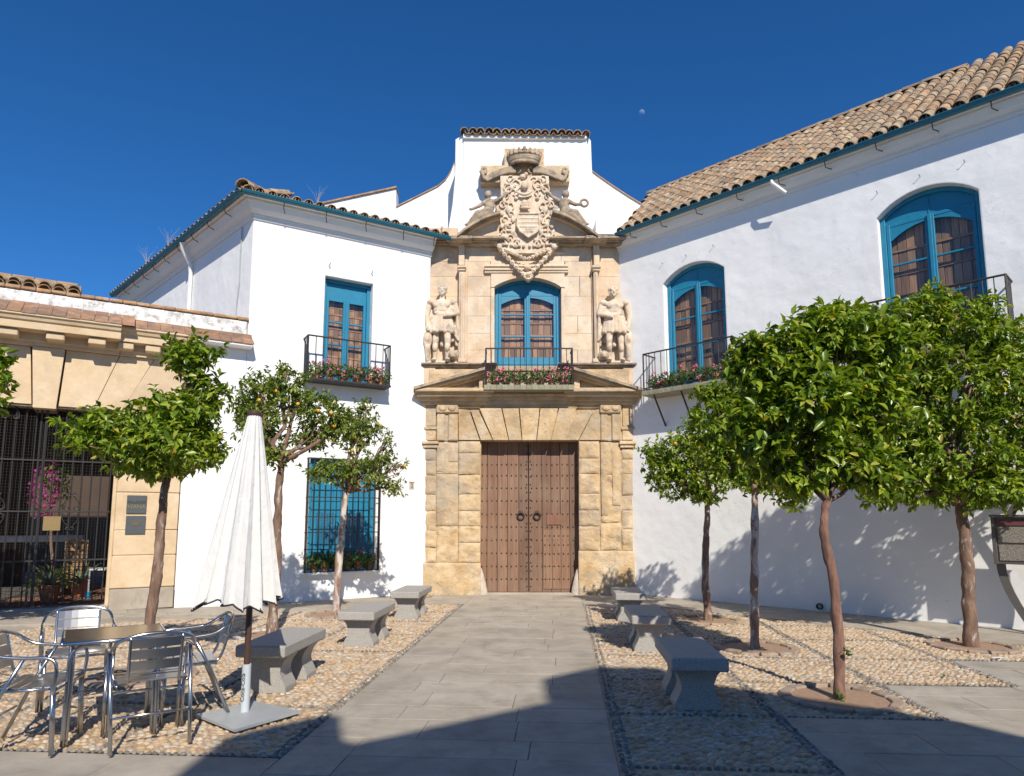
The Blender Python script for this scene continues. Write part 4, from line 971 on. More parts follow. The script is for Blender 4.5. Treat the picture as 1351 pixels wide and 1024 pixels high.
# ------------------------------------------------------------------ great door
(a0, zT), (b1, _) = sz(634.2, 582, TD), sz(763.3, 582, TD); mid_ = sz(697.5, 700, TD)[0]
zdoor = [x / 4.222 + 540 for x in (398, 433, 490, 547, 610, 663)], [x / 4.222 + 540 for x in (667, 740, 790, 842, 893, 932)]
nailm = newmesh('nail', MB().add([], []).ball((0, 0, 0), (.017, .017, .017), 6, 4), MT['rust'], True)
for side in (0, 1):
    xs_ = zdoor[side]; e = [sz(x, 700, TD)[0] for x in xs_]
    if side == 0: e[0] = a0 - .02
    else: e[-1] = b1 + .02
    m = MB().box(po.p, e[0], e[-1], TD - .10, TD - .045, -.02, zT + .1); leaf = obj('door', m, MT['door'], POR)
    for k in range(5):
        d = random.uniform(-.004, .004)
        obj('plank', MB().box(po.p, e[k] + .004, e[k + 1] - .004, TD - .045, TD + d, .035, zT + .1, ch=.005, jit=.001), MT['door'], leaf)
    # rows of nails
    rows_ = [613, 627.5, 644, 661, 678.3, 695.3, 712.7, 730, 747, 764]
    for ri, y in enumerate(rows_):
        n_ = 10
        for k in range(n_):
            s = lerp(e[0] + .06, e[-1] - .05, k / (n_ - 1)); z = sz(697, y, TD)[1] + random.uniform(-.008, .008)
            inst('nail', nailm, leaf, po.p(s, TD + .006, z))
    for k in range(19):
        z = lerp(.15, zT - .12, k / 18); inst('nail', nailm, leaf, po.p(e[-1] - .035 if side == 0 else e[0] + .035, TD + .006, z))
    # ring knocker
    sk, zk = sz(687 if side == 0 else 708.5, 681, TD); rg = MB(); rg.ball(po.p(sk, TD + .015, zk + .075), (.05, .03, .05), 10, 6)
    rg.tube([po.p(sk + .075 * math.sin(w), TD + .04 + .012 * math.cos(w), zk + .075 * math.cos(w)) for w in np.linspace(0, 2 * math.pi, 17)], .016, 7)
    obj('ring_knocker', rg, MT['rust'], leaf, True)
    if side == 1:                                                                # wicket door cut into the leaf
        w0, w1 = sz(716.5, 700, TD)[0], sz(751.5, 700, TD)[0]; zt1, zb1 = sz(700, 699, TD)[1], sz(700, 777, TD)[1]
        wk = MB(); ee = [lerp(w0, w1, q / 3) for q in range(4)]
        for p_, q_ in zip(ee[:-1], ee[1:]): wk.box(po.p, p_ + .003, q_ - .003, TD + .0045, TD + .016, zb1, zt1, ch=.003)
        wk = obj('wicket', wk, MT['door'], leaf)
        for y in (707, 719, 731, 747, 764):
            for k in range(6): inst('nail', nailm, leaf, po.p(lerp(w0 + .04, w1 - .04, k / 5), TD + .02, sz(700, y, TD)[1]))
        h0, h1 = sz(721, 700, TD)[0], sz(740.5, 700, TD)[0]
        obj('hatch_board', MB().box(po.p, h0, h1, TD + .0045, TD + .018, sz(700, 692.5, TD)[1], sz(700, 679, TD)[1], ch=.004), MT['door_red'], leaf)
obj('door_backing', MB().box(po.p, a0 - .03, b1 + .03, TD - .20, TD - .105, -.02, zT + .12), MT['door'], POR)
obj('threshold', MB().box(po.p, a0, b1, -.6, -.05, -.05, .03, ch=.01), MT['granite'], POR)
for (px, lab) in ((636.5, 'pale leaning guard stone at the left foot of the great door'), (760.5, 'pale leaning guard stone at the right foot of the great door')):
    s_, _z = sz(px, 784, -.05); c = po.p(s_, -.10, 0); sg = 1 if px < 700 else -1
    t = thing('guard_stone', lab, 'guard stone', tuple(c), group='guard stones of the door')
    m = MB(); prof = [(.10, 0), (.10, .08), (.088, .25), (.07, .42), (.05, .53), (.02, .585)]
    k0 = 0; nseg = 12; vv = []
    for i, (r_, z) in enumerate(prof):
        for k in range(nseg): w = 2 * math.pi * k / nseg; vv.append(c + np.array([r_ * math.cos(w) * 1.15 - sg * z * .13, r_ * math.sin(w), z]))
    fs = [(i * nseg + k, i * nseg + (k + 1) % nseg, (i + 1) * nseg + (k + 1) % nseg, (i + 1) * nseg + k) for i in range(len(prof) - 1) for k in range(nseg)] + [tuple((len(prof) - 1) * nseg + k for k in range(nseg))]
    m.add(vv, fs); obj('stone_body', m, MT['whitestone'], t, True)
# ------------------------------------------------------------------ carved figures: one skin grown over many masses
def skin(name, mb, mat, parent, vox=.014, smooth=2):
    base = WB.get(parent)
    me = newmesh('tmp', mb, None, base=base); o = bpy.data.objects.new('tmp', me); COL.objects.link(o)
    r = o.modifiers.new('r', 'REMESH'); r.mode = 'VOXEL'; r.voxel_size = vox
    if smooth: s = o.modifiers.new('s', 'SMOOTH'); s.iterations = smooth; s.factor = .5
    dg = bpy.context.evaluated_depsgraph_get(); me2 = bpy.data.meshes.new_from_object(o.evaluated_get(dg)); bpy.data.objects.remove(o); me2.name = name
    me2.materials.clear(); me2.materials.append(mat); me2.shade_smooth(); q = link(name, me2, parent)
    if base is not None: WB[q] = base
    return q
def cap(m, P, a, b, r0, r1, n=8):
    a, b = np.array(a, float), np.array(b, float); pts = [lerp(a, b, k / 4) for k in range(5)]
    m.tube([P(*q) for q in pts], [lerp(r0, r1, k / 4) for k in range(5)], n); m.ball(P(*a), r0, n, 6); m.ball(P(*b), r1, n, 6)
def Eb(m, P, c, r, n=12, k=7):
    """ellipsoid with radii along s, t, z of the portal frame"""
    m.ball(P(*c), r, n, k)
def statue(cx, ybase, ytop, label, flip, hair):
    s0, z0 = sz(cx, ybase, .02); _, z1 = sz(cx, ytop, .02); Hh = z1 - z0; k = Hh / 1.70; f = -1 if flip else 1
    t = thing('statue', label, 'statue', tuple(po.p(s0, -.02, z0)), group='warrior statues on the portal')
    P = lambda a, b, c: po.p(s0 + f * a * k, -.03 + b * k, z0 + c * k)
    m = MB()
    # legs: weight on one leg, the other knee forward
    cap(m, P, (-.11, .0, .86), (-.13, .05, .48), .105, .075); cap(m, P, (-.13, .05, .48), (-.14, .0, .10), .078, .05); Eb(m, P, (-.15, .08, .045), (.06 * k, .14 * k, .045 * k))
    cap(m, P, (.10, .0, .86), (.14, .13, .50), .105, .075); cap(m, P, (.14, .13, .50), (.13, .04, .10), .076, .05); Eb(m, P, (.15, .12, .045), (.06 * k, .14 * k, .045 * k))
    for sg in (-1, 1): Eb(m, P, (.135 * sg, .07 if sg < 0 else .13, .33), (.062 * k, .06 * k, .10 * k))
    # pleated kilt and belt
    for q in range(11):
        w = math.pi * (q / 10); a, b = -.235 * math.cos(w), .10 + .13 * math.sin(w) - .05
        cap(m, P, (a * .78, b * .75, .98), (a * 1.1, b, .66 + .02 * (q % 2)), .055, .048)
    Eb(m, P, (0, .03, .90), (.20 * k, .16 * k, .14 * k)); Eb(m, P, (0, .04, 1.02), (.19 * k, .155 * k, .05 * k))
    # chest, shoulders, neck
    Eb(m, P, (0, .04, 1.16), (.185 * k, .145 * k, .17 * k)); Eb(m, P, (0, .03, 1.29), (.225 * k, .14 * k, .11 * k))
    for sg in (-1, 1): Eb(m, P, (.09 * sg, .13, 1.25), (.09 * k, .05 * k, .07 * k)); Eb(m, P, (.235 * sg, .03, 1.335), (.095 * k, .10 * k, .075 * k))
    cap(m, P, (0, .03, 1.36), (.01, .05, 1.48), .065, .06)
    # head with face, turned a little
    hx = .015
    Eb(m, P, (hx, .055, 1.575), (.086 * k, .10 * k, .118 * k)); Eb(m, P, (hx, .10, 1.525), (.055 * k, .06 * k, .06 * k)); cap(m, P, (hx, .155, 1.60), (hx, .17, 1.555), .013, .022)
    for sg in (-1, 1):
        Eb(m, P, (hx + .034 * sg, .142, 1.618), (.026 * k, .018 * k, .012 * k)); Eb(m, P, (hx + .034 * sg, .142, 1.592), (.014 * k, .012 * k, .009 * k)); Eb(m, P, (hx + .088 * sg, .05, 1.565), (.02 * k, .03 * k, .035 * k))
    Eb(m, P, (hx, .150, 1.522), (.03 * k, .016 * k, .010 * k)); Eb(m, P, (hx, .145, 1.482), (.03 * k, .022 * k, .02 * k))
    for q in range(22):
        w = random.uniform(0, 2 * math.pi); h_ = random.uniform(.2, 1.0); rr = math.sqrt(max(0, 1 - h_ * h_))
        b = .045 + .095 * rr * math.sin(w)
        if b > .12 and h_ < .6: continue
        Eb(m, P, (hx + .09 * rr * math.cos(w), b, 1.60 + .10 * h_), (.035 * k,) * 3, 8, 5)
    # arms: one hangs with the hand on a shield, the other bent across the body
    cap(m, P, (-.27, .02, 1.32), (-.32, .03, 1.06), .07, .058); cap(m, P, (-.32, .03, 1.06), (-.29, .12, .80), .056, .04); Eb(m, P, (-.285, .14, .745), (.045 * k, .035 * k, .06 * k))
    cap(m, P, (.27, .02, 1.32), (.34, .05, 1.08), .07, .058); cap(m, P, (.34, .05, 1.08), (.16, .20, 1.0), .056, .042); Eb(m, P, (.12, .215, 1.0), (.05 * k, .04 * k, .045 * k))
    for q in range(4):
        cap(m, P, (-.30 + .016 * q, .155, .72), (-.295 + .015 * q, .165, .665 + .006 * abs(q - 1)), .012, .010, 6); cap(m, P, (.10, .235, 1.025 - .02 * q), (.05, .235, 1.02 - .02 * q), .012, .010, 6)
    cap(m, P, (-.25, .155, .75), (-.235, .17, .70), .013, .011, 6); cap(m, P, (.12, .22, 1.04), (.085, .245, 1.06), .013, .011, 6)
    # cloak behind and folds over the arm
    for q in range(7): cap(m, P, (-.26 + .087 * q, -.06, 1.34), (-.33 + .11 * q, -.07, .42 + .05 * (q % 3)), .06, .055)
    for q in range(5): cap(m, P, (.22 + .03 * q, .07, 1.22 - .04 * q), (-.12 + .07 * q, .16, 1.06 - .01 * q), .03, .03); cap(m, P, (.33, .05 - .02 * q, 1.05), (.36 - .02 * q, .02, .50 + .03 * q), .04, .03)
    Eb(m, P, (0, -.02, .0), (.42 * k, .16 * k, .05 * k)); body = skin('figure', m, MT['stone_relief'], t, .0115, 1)
    # beast head or mask at the feet
    m = MB(); hx = .27
    Eb(m, P, (hx - .02, .10, .14), (.10 * k, .11 * k, .11 * k)); Eb(m, P, (hx - .02, .20, .10), (.06 * k, .07 * k, .05 * k)); Eb(m, P, (hx - .02, .18, .055), (.05 * k, .05 * k, .025 * k))
    for sg in (-1, 1): Eb(m, P, (hx - .02 + .075 * sg, .08, .23), (.035 * k, .03 * k, .045 * k)); Eb(m, P, (hx - .02 + .04 * sg, .19, .165), (.025 * k, .02 * k, .02 * k))
    for q in range(12): w = 2 * math.pi * q / 12; Eb(m, P, (hx - .02 + .10 * math.cos(w), .07, .14 + .10 * math.sin(w)), (.035 * k,) * 3, 8, 5)
    skin('lion_mask', m, MT['stone_dark'], t, .012, 1)
    # shield or club at the side
    m = MB(); Eb(m, P, (-.29, .10, .50), (.10 * k, .05 * k, .22 * k)); Eb(m, P, (-.29, .14, .52), (.05 * k, .04 * k, .09 * k)); cap(m, P, (-.29, .10, .32), (-.29, .06, .06), .07, .05); skin('shield', m, MT['stone_relief'], t, .015, 2)
    return t
statue(582, 478.6, 377, 'weathered stone warrior with curly hair on the ledge left of the window', False, 1)
statue(812, 478.6, 379, 'weathered stone warrior with dark head on the ledge right of the window', True, 0)
# reclining cherubs on the curved pediment
def cherub(cx, cy, label, f):
    t0 = .08; s0, z0 = sz(cx, cy, t0); t = thing('cherub_statue', label, 'statue', tuple(po.p(s0, t0, z0)), group='cherubs on the curved pediment')
    P = lambda a, b, c: po.p(s0 + f * a * .86, t0 + b * .75, z0 + c * .86); m = MB()
    Eb(m, P, (.05, .0, .16), (.14, .12, .15)); Eb(m, P, (.10, .0, .34), (.125, .105, .16)); Eb(m, P, (.10, .02, .45), (.14, .09, .07)); cap(m, P, (.08, .02, .48), (.06, .03, .55), .045, .045)
    Eb(m, P, (.05, .05, .63), (.085, .09, .10)); Eb(m, P, (.05, .135, .61), (.018, .02, .025)); Eb(m, P, (.05, .12, .575), (.03, .02, .012))
    for sg in (-1, 1): Eb(m, P, (.05 + sg * .032, .12, .645), (.016, .012, .011)); Eb(m, P, (.05 + sg * .085, .04, .62), (.015, .02, .025))
    for q in range(14): w = random.uniform(0, 6.28); Eb(m, P, (.05 + .07 * math.cos(w), .03 + .06 * math.sin(w), .69 + random.uniform(-.03, .03)), (.03, .03, .028), 8, 5)
    cap(m, P, (.02, .02, .16), (-.22, .10, .10), .095, .07); cap(m, P, (-.22, .10, .10), (-.45, .04, -.16), .068, .042); Eb(m, P, (-.49, .05, -.20), (.075, .035, .035))
    cap(m, P, (.06, .04, .10), (-.16, .14, -.02), .09, .065); cap(m, P, (-.16, .14, -.02), (-.36, .08, -.24), .062, .04); Eb(m, P, (-.40, .09, -.27), (.07, .035, .03))
    cap(m, P, (.20, .02, .45), (.36, .03, .53), .055, .045); cap(m, P, (.36, .03, .53), (.50, .0, .66), .042, .032); Eb(m, P, (.53, .0, .68), (.045, .03, .04))
    if f > 0: cap(m, P, (-.02, .04, .44), (-.18, .10, .30), .055, .045); cap(m, P, (-.18, .10, .30), (-.36, .09, .22), .042, .032); Eb(m, P, (-.40, .09, .215), (.045, .03, .035))
    else:
        cap(m, P, (-.02, .04, .44), (-.20, .10, .32), .055, .045); cap(m, P, (-.20, .10, .32), (-.36, .08, .34), .042, .034)
        m.tube([P(-.44 + .10 * math.cos(w), .06, .38 + .10 * math.sin(w)) for w in np.linspace(0, 6.28, 13)], .03, 8)
    for q in range(4):
        fx, fz = (.55 + .012 * q, .715 - .012 * q); cap(m, P, (fx - .02, .01, fz - .02), (fx + .02, .015, fz + .01), .011, .009, 6)
    for q in range(4): cap(m, P, (.18 - .04 * q, -.03, .30 - .05 * q), (-.16 - .05 * q, .06, .02 - .04 * q), .05, .04)
    skin('figure', m, MT['stone_dark'], t, .016, 2)
cherub(641, 288, 'stone cherub reclining on the left curved pediment, one arm stretched out', 1)
cherub(749, 287, 'stone cherub on the right curved pediment holding a round wreath', -1)
# ------------------------------------------------------------------ coat of arms
CT = .0
ppoly('cross_slab', [(634, 218.3), (665.5, 218.3), (665.5, 196), (717.5, 196), (717.5, 218.3), (751.5, 218.3), (751.5, 239.5), (724, 239.5), (724, 262), (663, 262), (663, 240.5), (634, 240.5)], -.3, -.03, 'stone')
ppoly('arms_slab', [(660, 232), (724, 232), (725, 262), (738, 268), (731, 300), (737, 324), (726, 334), (667, 334), (656, 325), (662, 300), (653, 268), (661, 262)], -.3, .04, 'stone_relief')
def AP(px, py, t):
    s, z = sz(px, py, .06); return po.p(s, t, z)
m = MB(); U = 1 / 59.0
def lump(px, py, rx, ry, t=.06, d=.05, n=10): m.ball(AP(px, py, t * .8), (rx * U, d * .75, ry * U), n, 6)
def scr(px, py, r, a0, turns, sg, th=.022, t=.08):
    q = []
    for k in range(18):
        u = k / 17; w = a0 + sg * turns * 2 * math.pi * u; rr = r * (1 - .78 * u); q.append(AP(px + rr * math.cos(w), py + rr * math.sin(w), (t + .03 * u) * .75))
    m.tube(q, [lerp(th, th * .6, k / 17) for k in range(18)], 7)
# shield
sh = [(683, 284), (711, 284), (712, 300), (708, 308), (697, 315), (687, 308), (682, 300)]
m.prism([AP(x, y, .13) for x, y in sh], po.n * -.1)
for k in range(len(sh)):
    a, b = sh[k], sh[(k + 1) % len(sh)]; m.tube([AP(*a, .14), AP(*b, .14)], .022, 7)
for j, y in enumerate((287, 292.5, 298, 304.5)):
    for i in range(7 - j // 2): lump(686 + j * .6 + i * 3.7, y, 1.3, 1.5, .14, .035, 8)
    m.tube([AP(684, y + 2.8, .135), AP(710, y + 2.8, .135)], .014, 6)
# helmet, small shield and plumes above
lump(692, 272, 6.5, 4.5, .12, .09); lump(692, 269, 4.5, 4.5, .13, .09); lump(693, 276, 7.5, 2.0, .15, .06)
lump(692, 245, 6.2, 7.2, .08, .07); m.ball(AP(692, 246, .13), (4.5 * U, .04, 5.5 * U), 10, 6); lump(690, 233.5, 5, 3.5, .09, .08); lump(694, 231, 3, 3, .12, .06)
m.tube([AP(680 + k * 2.3, 254 + 4.5 * math.sin(math.pi * k / 10), .13) for k in range(11)], [.012 + .028 * math.sin(math.pi * k / 10) for k in range(11)], 8)
for sg in (-1, 1):
    cx = 692
    for (dx, y, r, a0, tr, th) in ((15, 243, 8, 1.2, 1.2, .024), (22, 237, 6, 2.8, 1.1, .02), (24, 250, 7, 4.4, 1.2, .022), (14, 254, 5, .5, 1.0, .018), (29, 258, 5.5, 2.0, 1.2, .02), (10, 238, 4.5, 3.5, 1, .018),
                                 (22, 272, 6.5, .6, 1.2, .026), (31, 271, 6, 3.6, 1.2, .024), (21, 283, 4.5, 2.6, 1.1, .022), (29, 290, 6, 1.2, 1.2, .024), (23, 301, 6.5, 4.2, 1.2, .026), (31, 307, 5, .3, 1.1, .022), (22, 314, 5.5, 2.0, 1.2, .024), (14, 322, 6, 5.0, 1.2, .024), (30, 320, 6.5, 3.3, 1.2, .026), (36, 312, 4, 1.0, 1.0, .02)):
        scr(cx + sg * dx + 3, y, r, a0 if sg > 0 else math.pi - a0, tr, sg, th)
    for (dx, y, rx, ry) in ((24, 277, 4.2, 5.5), (18, 290, 3.4, 4.6), (33, 282, 3, 4), (27, 297, 3.5, 4), (19, 307, 3, 4), (33, 299, 3, 3.6), (12, 317, 3.6, 3), (28, 313, 4, 3.6), (36, 325, 4, 4.5), (20, 248, 3, 4), (27, 243, 3, 3), (17, 236, 3.4, 2.6), (30, 265, 2.6, 4.6), (14, 262, 3, 2.6)):
        lump(cx + 3 + sg * dx, y, rx, ry, .08, .06)
    # swag of beads and flowers hanging below
    for k in range(15):
        u = k / 14; x = lerp(39, 4, u); y = lerp(320, 361, u ** .85)
        if k % 2 == 0:
            lump(695 + sg * x, y, 1.9, 1.9, .03, .07, 8)
            for j in range(6): lump(695 + sg * x + 2.7 * math.cos(j * 1.047 + k), y + 2.7 * math.sin(j * 1.047 + k), 1.35, 1.35, .0, .075, 7)
        else: lump(695 + sg * x, y + .5, 2.0, 1.3, -.02, .07, 8); lump(695 + sg * (x + 1.5), y - 2.2, 1.1, 1.5, .0, .06, 7)
    for k in range(6):
        u = k / 5; x = lerp(27, 3, u); y = lerp(330, 341, u); lump(695 + sg * x, y, 1.6, 1.6, .08, .05, 8)
        for j in range(5): lump(695 + sg * x + 2.1 * math.cos(j * 1.257), y + 2.1 * math.sin(j * 1.257), 1.1, 1.1, .07, .04, 7)
    for k in range(6): lump(695 + sg * (4 + 5.5 * k), 325 - .6 * k, 2.2, 2.6, .09, .05, 8)
lump(696, 352, 5, 4.5, .0, .12); lump(697, 361, 4.5, 4, -.02, .12); lump(697, 368, 3.5, 3, -.03, .10)
for k in range(7): w = math.pi * k / 6; lump(697 + 5.5 * math.cos(w), 363 + 5 * math.sin(w), 1.8, 1.8, .0, .10, 7)
skin('coat_of_arms', m, MT['stone_relief'], POR, .010, 1)
# crown
m = MB(); cw = [(669, 212), (719, 212)]
for (y, hw, th_) in ((215.5, 17.5, .04), (211.5, 19, .035), (208.5, 20, .03)):
    m.tube([AP(692 + hw * math.sin(w), y + 1.3 * math.cos(w) * 1.0, -.02 + .24 * math.cos(w)) for w in np.linspace(-1.5, 1.5, 15)], th_, 8)
for k in range(9):
    w = lerp(-1.35, 1.35, k / 8)
    for (yy, hw, r_) in ((205.5, 20.8, 2.5), (203, 21.6, 2.3), (201, 22.0, 1.6)):
        m.ball(AP(692 + hw * math.sin(w), yy, -.02 + .27 * math.cos(w)), (r_ * U, .045, r_ * U), 8, 5)
    if k < 8: w2 = w + .17; m.ball(AP(692 + 20.5 * math.sin(w2), 206.5, -.02 + .27 * math.cos(w2)), (1.5 * U, .035, 1.7 * U), 8, 5)
m.lathe(AP(692, 214, -.08), [(.05, 0), (.28, .0), (.33, .12), (.2, .22), (.05, .26)], 14); lump(692, 196.5, 4, 2.6, .04, .08); lump(692, 193.8, 2.6, 2.4, .04, .06)
skin('crown', m, MT['stone_dark'], POR, .013, 1)
# ribbon scrolls either side of the crown
for sg in (-1, 1):
    m = MB(); q = [(11, 224.5), (20, 224), (30, 226.5), (38, 230), (46, 233.5), (52, 237)]
    front = [AP(692 + sg * x, y - 4.5, .06 + .02 * math.sin(x)) for x, y in q] + [AP(692 + sg * x, y + 3.5, .06) for x, y in q[::-1]]
    for k in range(len(q) - 1):
        (xa, ya), (xb, yb) = q[k], q[k + 1]
        f = [AP(692 + sg * xa, ya - 5, .05 + .02 * (k % 2)), AP(692 + sg * xb, yb - 5, .05 + .02 * ((k + 1) % 2)), AP(692 + sg * xb, yb + 4, .07), AP(692 + sg * xa, ya + 4, .07)]
        m.hexa(f + [v - po.n * .09 for v in f])
    m.tube([AP(692 + sg * (54 + 4.2 * math.cos(w) * (1 - w / 16)), 225 + 4.5 * math.sin(w) * (1 - w / 16), .05) for w in np.linspace(0, 9, 18)], .035, 8)
    m.tube([AP(692 + sg * x, y, .07) for x, y in ((44, 236), (49, 239), (53, 236), (56, 229))], [.03, .045, .045, .03], 8)
    m.tube([AP(692 + sg * (9 + 4 * math.cos(w)), 225 + 4 * math.sin(w), .07) for w in np.linspace(1.5, 5, 10)], .025, 8)
    skin('ribbon_scroll', m, MT['stone_dark'], POR, .013, 1)
# ------------------------------------------------------------------ white tower behind the portal
TOW = thing('white_tower', 'white gable tower with tiled top rising behind the stone portal', 'tower', tuple(po.p(0, -1, 0)))
TT = -.30
def tpoly(name, pts, t0, t1, mat, parent=TOW):
    q = [po.p(*(lambda w: (w[0], t1, w[1]))(sz(x, y, t1))) for x, y in pts]; return obj(name, MB().prism(q, po.n * (t0 - t1)), MT[mat], parent)
tpoly('wall', [(601, 184), (611, 178.6), (775, 179.6), (779.5, 186), (781, 225), (786.5, 262), (793, 312), (590, 312), (597, 270), (600.5, 232)], -2.2, TT - .03, 'white')
tpoly('wall_panel', [(611.5, 183.5), (774, 184.3), (774.5, 312), (610, 312)], -1.0, TT, 'white')
tpoly('top_band', [(611, 177.2), (774, 178.2), (774, 183), (611, 182)], -1.0, TT + .07, 'white_smooth')
s0_, zt_ = sz(613, 172.5, TT + .14); s1_, _z = sz(773, 173, TT + .14)
nt_ = 15
for k in range(nt_ + 1):
    s = lerp(s0_, s1_, k / nt_)
    for r_ in range(3): inst('roof_tile', TILE, TOW, po.p(s + random.uniform(-.01, .01), TT + .15 - r_ * .3, zt_ - .02 - .004 * k + r_ * .08 + random.uniform(-.01, .01)), tile_rot(po, R(14), .05), (1.02, 1, 1.05))
    if k < nt_: inst('channel_tile', TILE, TOW, po.p(s + (s1_ - s0_) / nt_ / 2, TT + .15, zt_ + .0 - .004 * k), tile_rot(po, R(14), .02, flip=True), (1, 1, .9))
obj('roof_mortar', MB().box(po.p, s0_ - .05, s1_ + .05, TT - .9, TT + .02, zt_ - .05, zt_ + .035), MT['tile_far'], TOW)
# swept parapets left and right of the tower
tpoly('parapet', [(599.5, 214), (595, 226), (588, 237), (578, 245.5), (564, 252.5), (545, 262), (522.5, 273), (522.5, 305), (602, 305)], -1.75, -1.4, 'white')
tpoly('parapet', [(779, 224), (788, 231), (800, 239.5), (814, 249), (830, 259.5), (846, 269), (838, 300), (783, 312)], -1.75, -1.4, 'white')
def coping(pts, t0, t1, th=1.6):
    for (xa, ya), (xb, yb) in zip(pts[:-1], pts[1:]): tpoly('coping_tile', [(xa, ya - th), (xb, yb - th), (xb, yb - .1), (xa, ya - .1)], t0, t1, 'coping')
coping([(599.5, 214), (595, 226), (588, 237), (578, 245.5), (564, 252.5), (545, 262), (522.5, 273)], -1.77, -1.36, 1.3)
coping([(779, 224), (788, 231), (800, 239.5), (814, 249), (830, 259.5), (846, 269)], -1.77, -1.36, 1.3)
BK = thing('white_gable', 'white gable wall with sloping tiled top behind the left wing roof', 'wall', tuple(po.p(-4, -3.2, 0)))
tpoly('wall', [(395, 274), (434, 266.5), (480, 256.5), (522.5, 247.5), (523, 305), (395, 305)], -3.3, -2.9, 'white', BK)
for k in range(9):
    xa, xb = lerp(395, 523, k / 9), lerp(395, 523, (k + 1) / 9); ya, yb = lerp(275, 247.5, k / 9), lerp(275, 247.5, (k + 1) / 9)
    tpoly('coping_tile', [(xa + .2, ya - 2.1), (xb - .2, yb - 2.1), (xb - .2, yb - .2), (xa + .2, ya - .2)], -3.32, -2.84, 'coping', BK)
# small white shoulder between tower and right roof
tpoly('shoulder', [(786, 290), (822, 297), (822, 309), (786, 309)], -1.0, -.05, 'white')
# dry weeds on the left roof
for i, (px, py, d, hgt, lab) in enumerate([(240, 305, 19, .55, 'dry pale weed on the eaves of the side wall, upper'), (205, 332, 20.5, .5, 'dry pale weed on the eaves of the side wall, lower'), (412, 262, 14.6, .45, 'dry twiggy weed on the tiles above the balcony window'), (584, 303, 14.8, .3, 'weed tuft where the left roof meets the tower')]):
    p = atY(px, py, d)
    if i < 2:
        s_ = (-4.0, -5.6)[i]; p = lgf.p(s_, .35, 8.09)
    elif i == 2: p = lw.p(-2.6, .2, 8.12)
    else: p = lw.p(.25, .15, 8.14)
    t = thing('roof_weed', lab, 'weed', tuple(p), group='weeds on the roof edge'); m = MB()
    for k in range(11):
        a = random.uniform(-.9, .9); b = random.uniform(-.5, .5); L = hgt * random.uniform(.5, 1); q = [p, p + np.array([a * .2 * L, b * .2 * L, L * .5]), p + np.array([a * .7 * L, b * .5 * L, L])]
        m.tube(q, [.003, .0025, .001], 4)
    obj('stems', m, MT['whitestone'] if i < 3 else MT['leaf_sparse'], t)
# ------------------------------------------------------------------ gallery with iron gate at the left
GAL = thing('gallery_building', 'low ochre gallery with flat arch, keystone and modillion cornice at the left', 'building', tuple(lw.p(-7, 0, gz(-8))))
gx0 = -9.4
A_ = lambda a, t, z: lw.p(a, t, z)
def gb(name, s0, s1, t0, t1, z0, z1, mat='stone_gallery', ch=.01, jit=.0, parent=GAL): return obj(name, MB().box(lw.p, s0, s1, t0, t1, z0, z1, ch=ch, jit=jit), MT[mat], parent)
gb('white_wall', -4.83, -3.802, -.55, .0, -.1, 5.0, 'white', ch=0)
# pier of courses
zc = [.05, .42, .98, 1.42, 2.08, 2.55, 3.10, 3.54]
for k in range(len(zc) - 1): gb('pier_block', -5.84, -4.845, -.45, .06 + random.uniform(-.004, .004) + (.03 if k == 0 else 0), zc[k] + .002, zc[k + 1] - .002, 'granite' if k == 0 else 'stone_gallery', ch=.014, jit=.004)
gb('pier_edge', -5.90, -5.838, -.40, .02, .10, 3.54, 'stone_gallery')
# flat arch with keystone
def arch_block(name, sa0, sb0, sa1, sb1, z0, z1, t1):
    q = [lw.p(sa0, t1, z0), lw.p(sb0, t1, z0), lw.p(sb1, t1, z1), lw.p(sa1, t1, z1)]; obj(name, MB().prism(q, lw.n * (-.5 - t1)), MT['stone_gallery'], GAL)
arch_block('arch_block', -6.79, -6.28, -6.74, -5.95, 3.52, 4.50, .05); arch_block('arch_block', -6.27, -5.85, -5.94, -5.40, 3.525, 4.50, .052); arch_block('arch_block', -5.84, -4.845, -5.39, -4.845, 3.56, 4.50, .05)
arch_block('keystone', -7.14, -6.82, -7.22, -6.76, 3.46, 4.50, .13)
arch_block('arch_block', -7.70, -7.17, -8.0, -7.25, 3.525, 4.50, .05); arch_block('arch_block', -9.4, -7.72, -9.4, -8.02, 3.525, 4.50, .052)
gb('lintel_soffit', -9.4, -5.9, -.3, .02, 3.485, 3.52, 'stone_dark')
# cornice and modillions
m = MB(); extrude_profile(m, lw, gx0, -5.95, [(-.3, 4.505), (.16, 4.505), (.16, 4.56), (.20, 4.58), (.20, 4.70), (.47, 4.71), (.47, 4.83), (.50, 4.85), (.52, 4.90), (.55, 4.92), (.55, 4.965), (-.3, 4.965)]); obj('cornice', m, MT['stone_gallery'], GAL)
m = MB(); extrude_profile(m, lw, -5.948, -4.75, [(-.3, 4.505), (.12, 4.505), (.12, 4.56), (.15, 4.58), (.15, 4.70), (.34, 4.71), (.34, 4.83), (.37, 4.85), (.39, 4.90), (.42, 4.92), (.42, 4.962), (-.3, 4.962)]); obj('cornice', m, MT['stone_gallery'], GAL)
for px in (-20, 13, 75, 130): 
    s = lw.at(px, 430, .3)[0]; gb('modillion', s - .13, s + .13, .19, .42, 4.58, 4.699, 'stone_gallery', ch=.015)
for px in (167, 203, 240): 
    s = lw.at(px, 447, .3)[0]; gb('modillion', s - .12, s + .12, .14, .31, 4.58, 4.699, 'stone_gallery', ch=.015)
gb('eaves_board', -4.74, -3.74, -.2, .28, 4.90, 4.958, 'white_smooth')
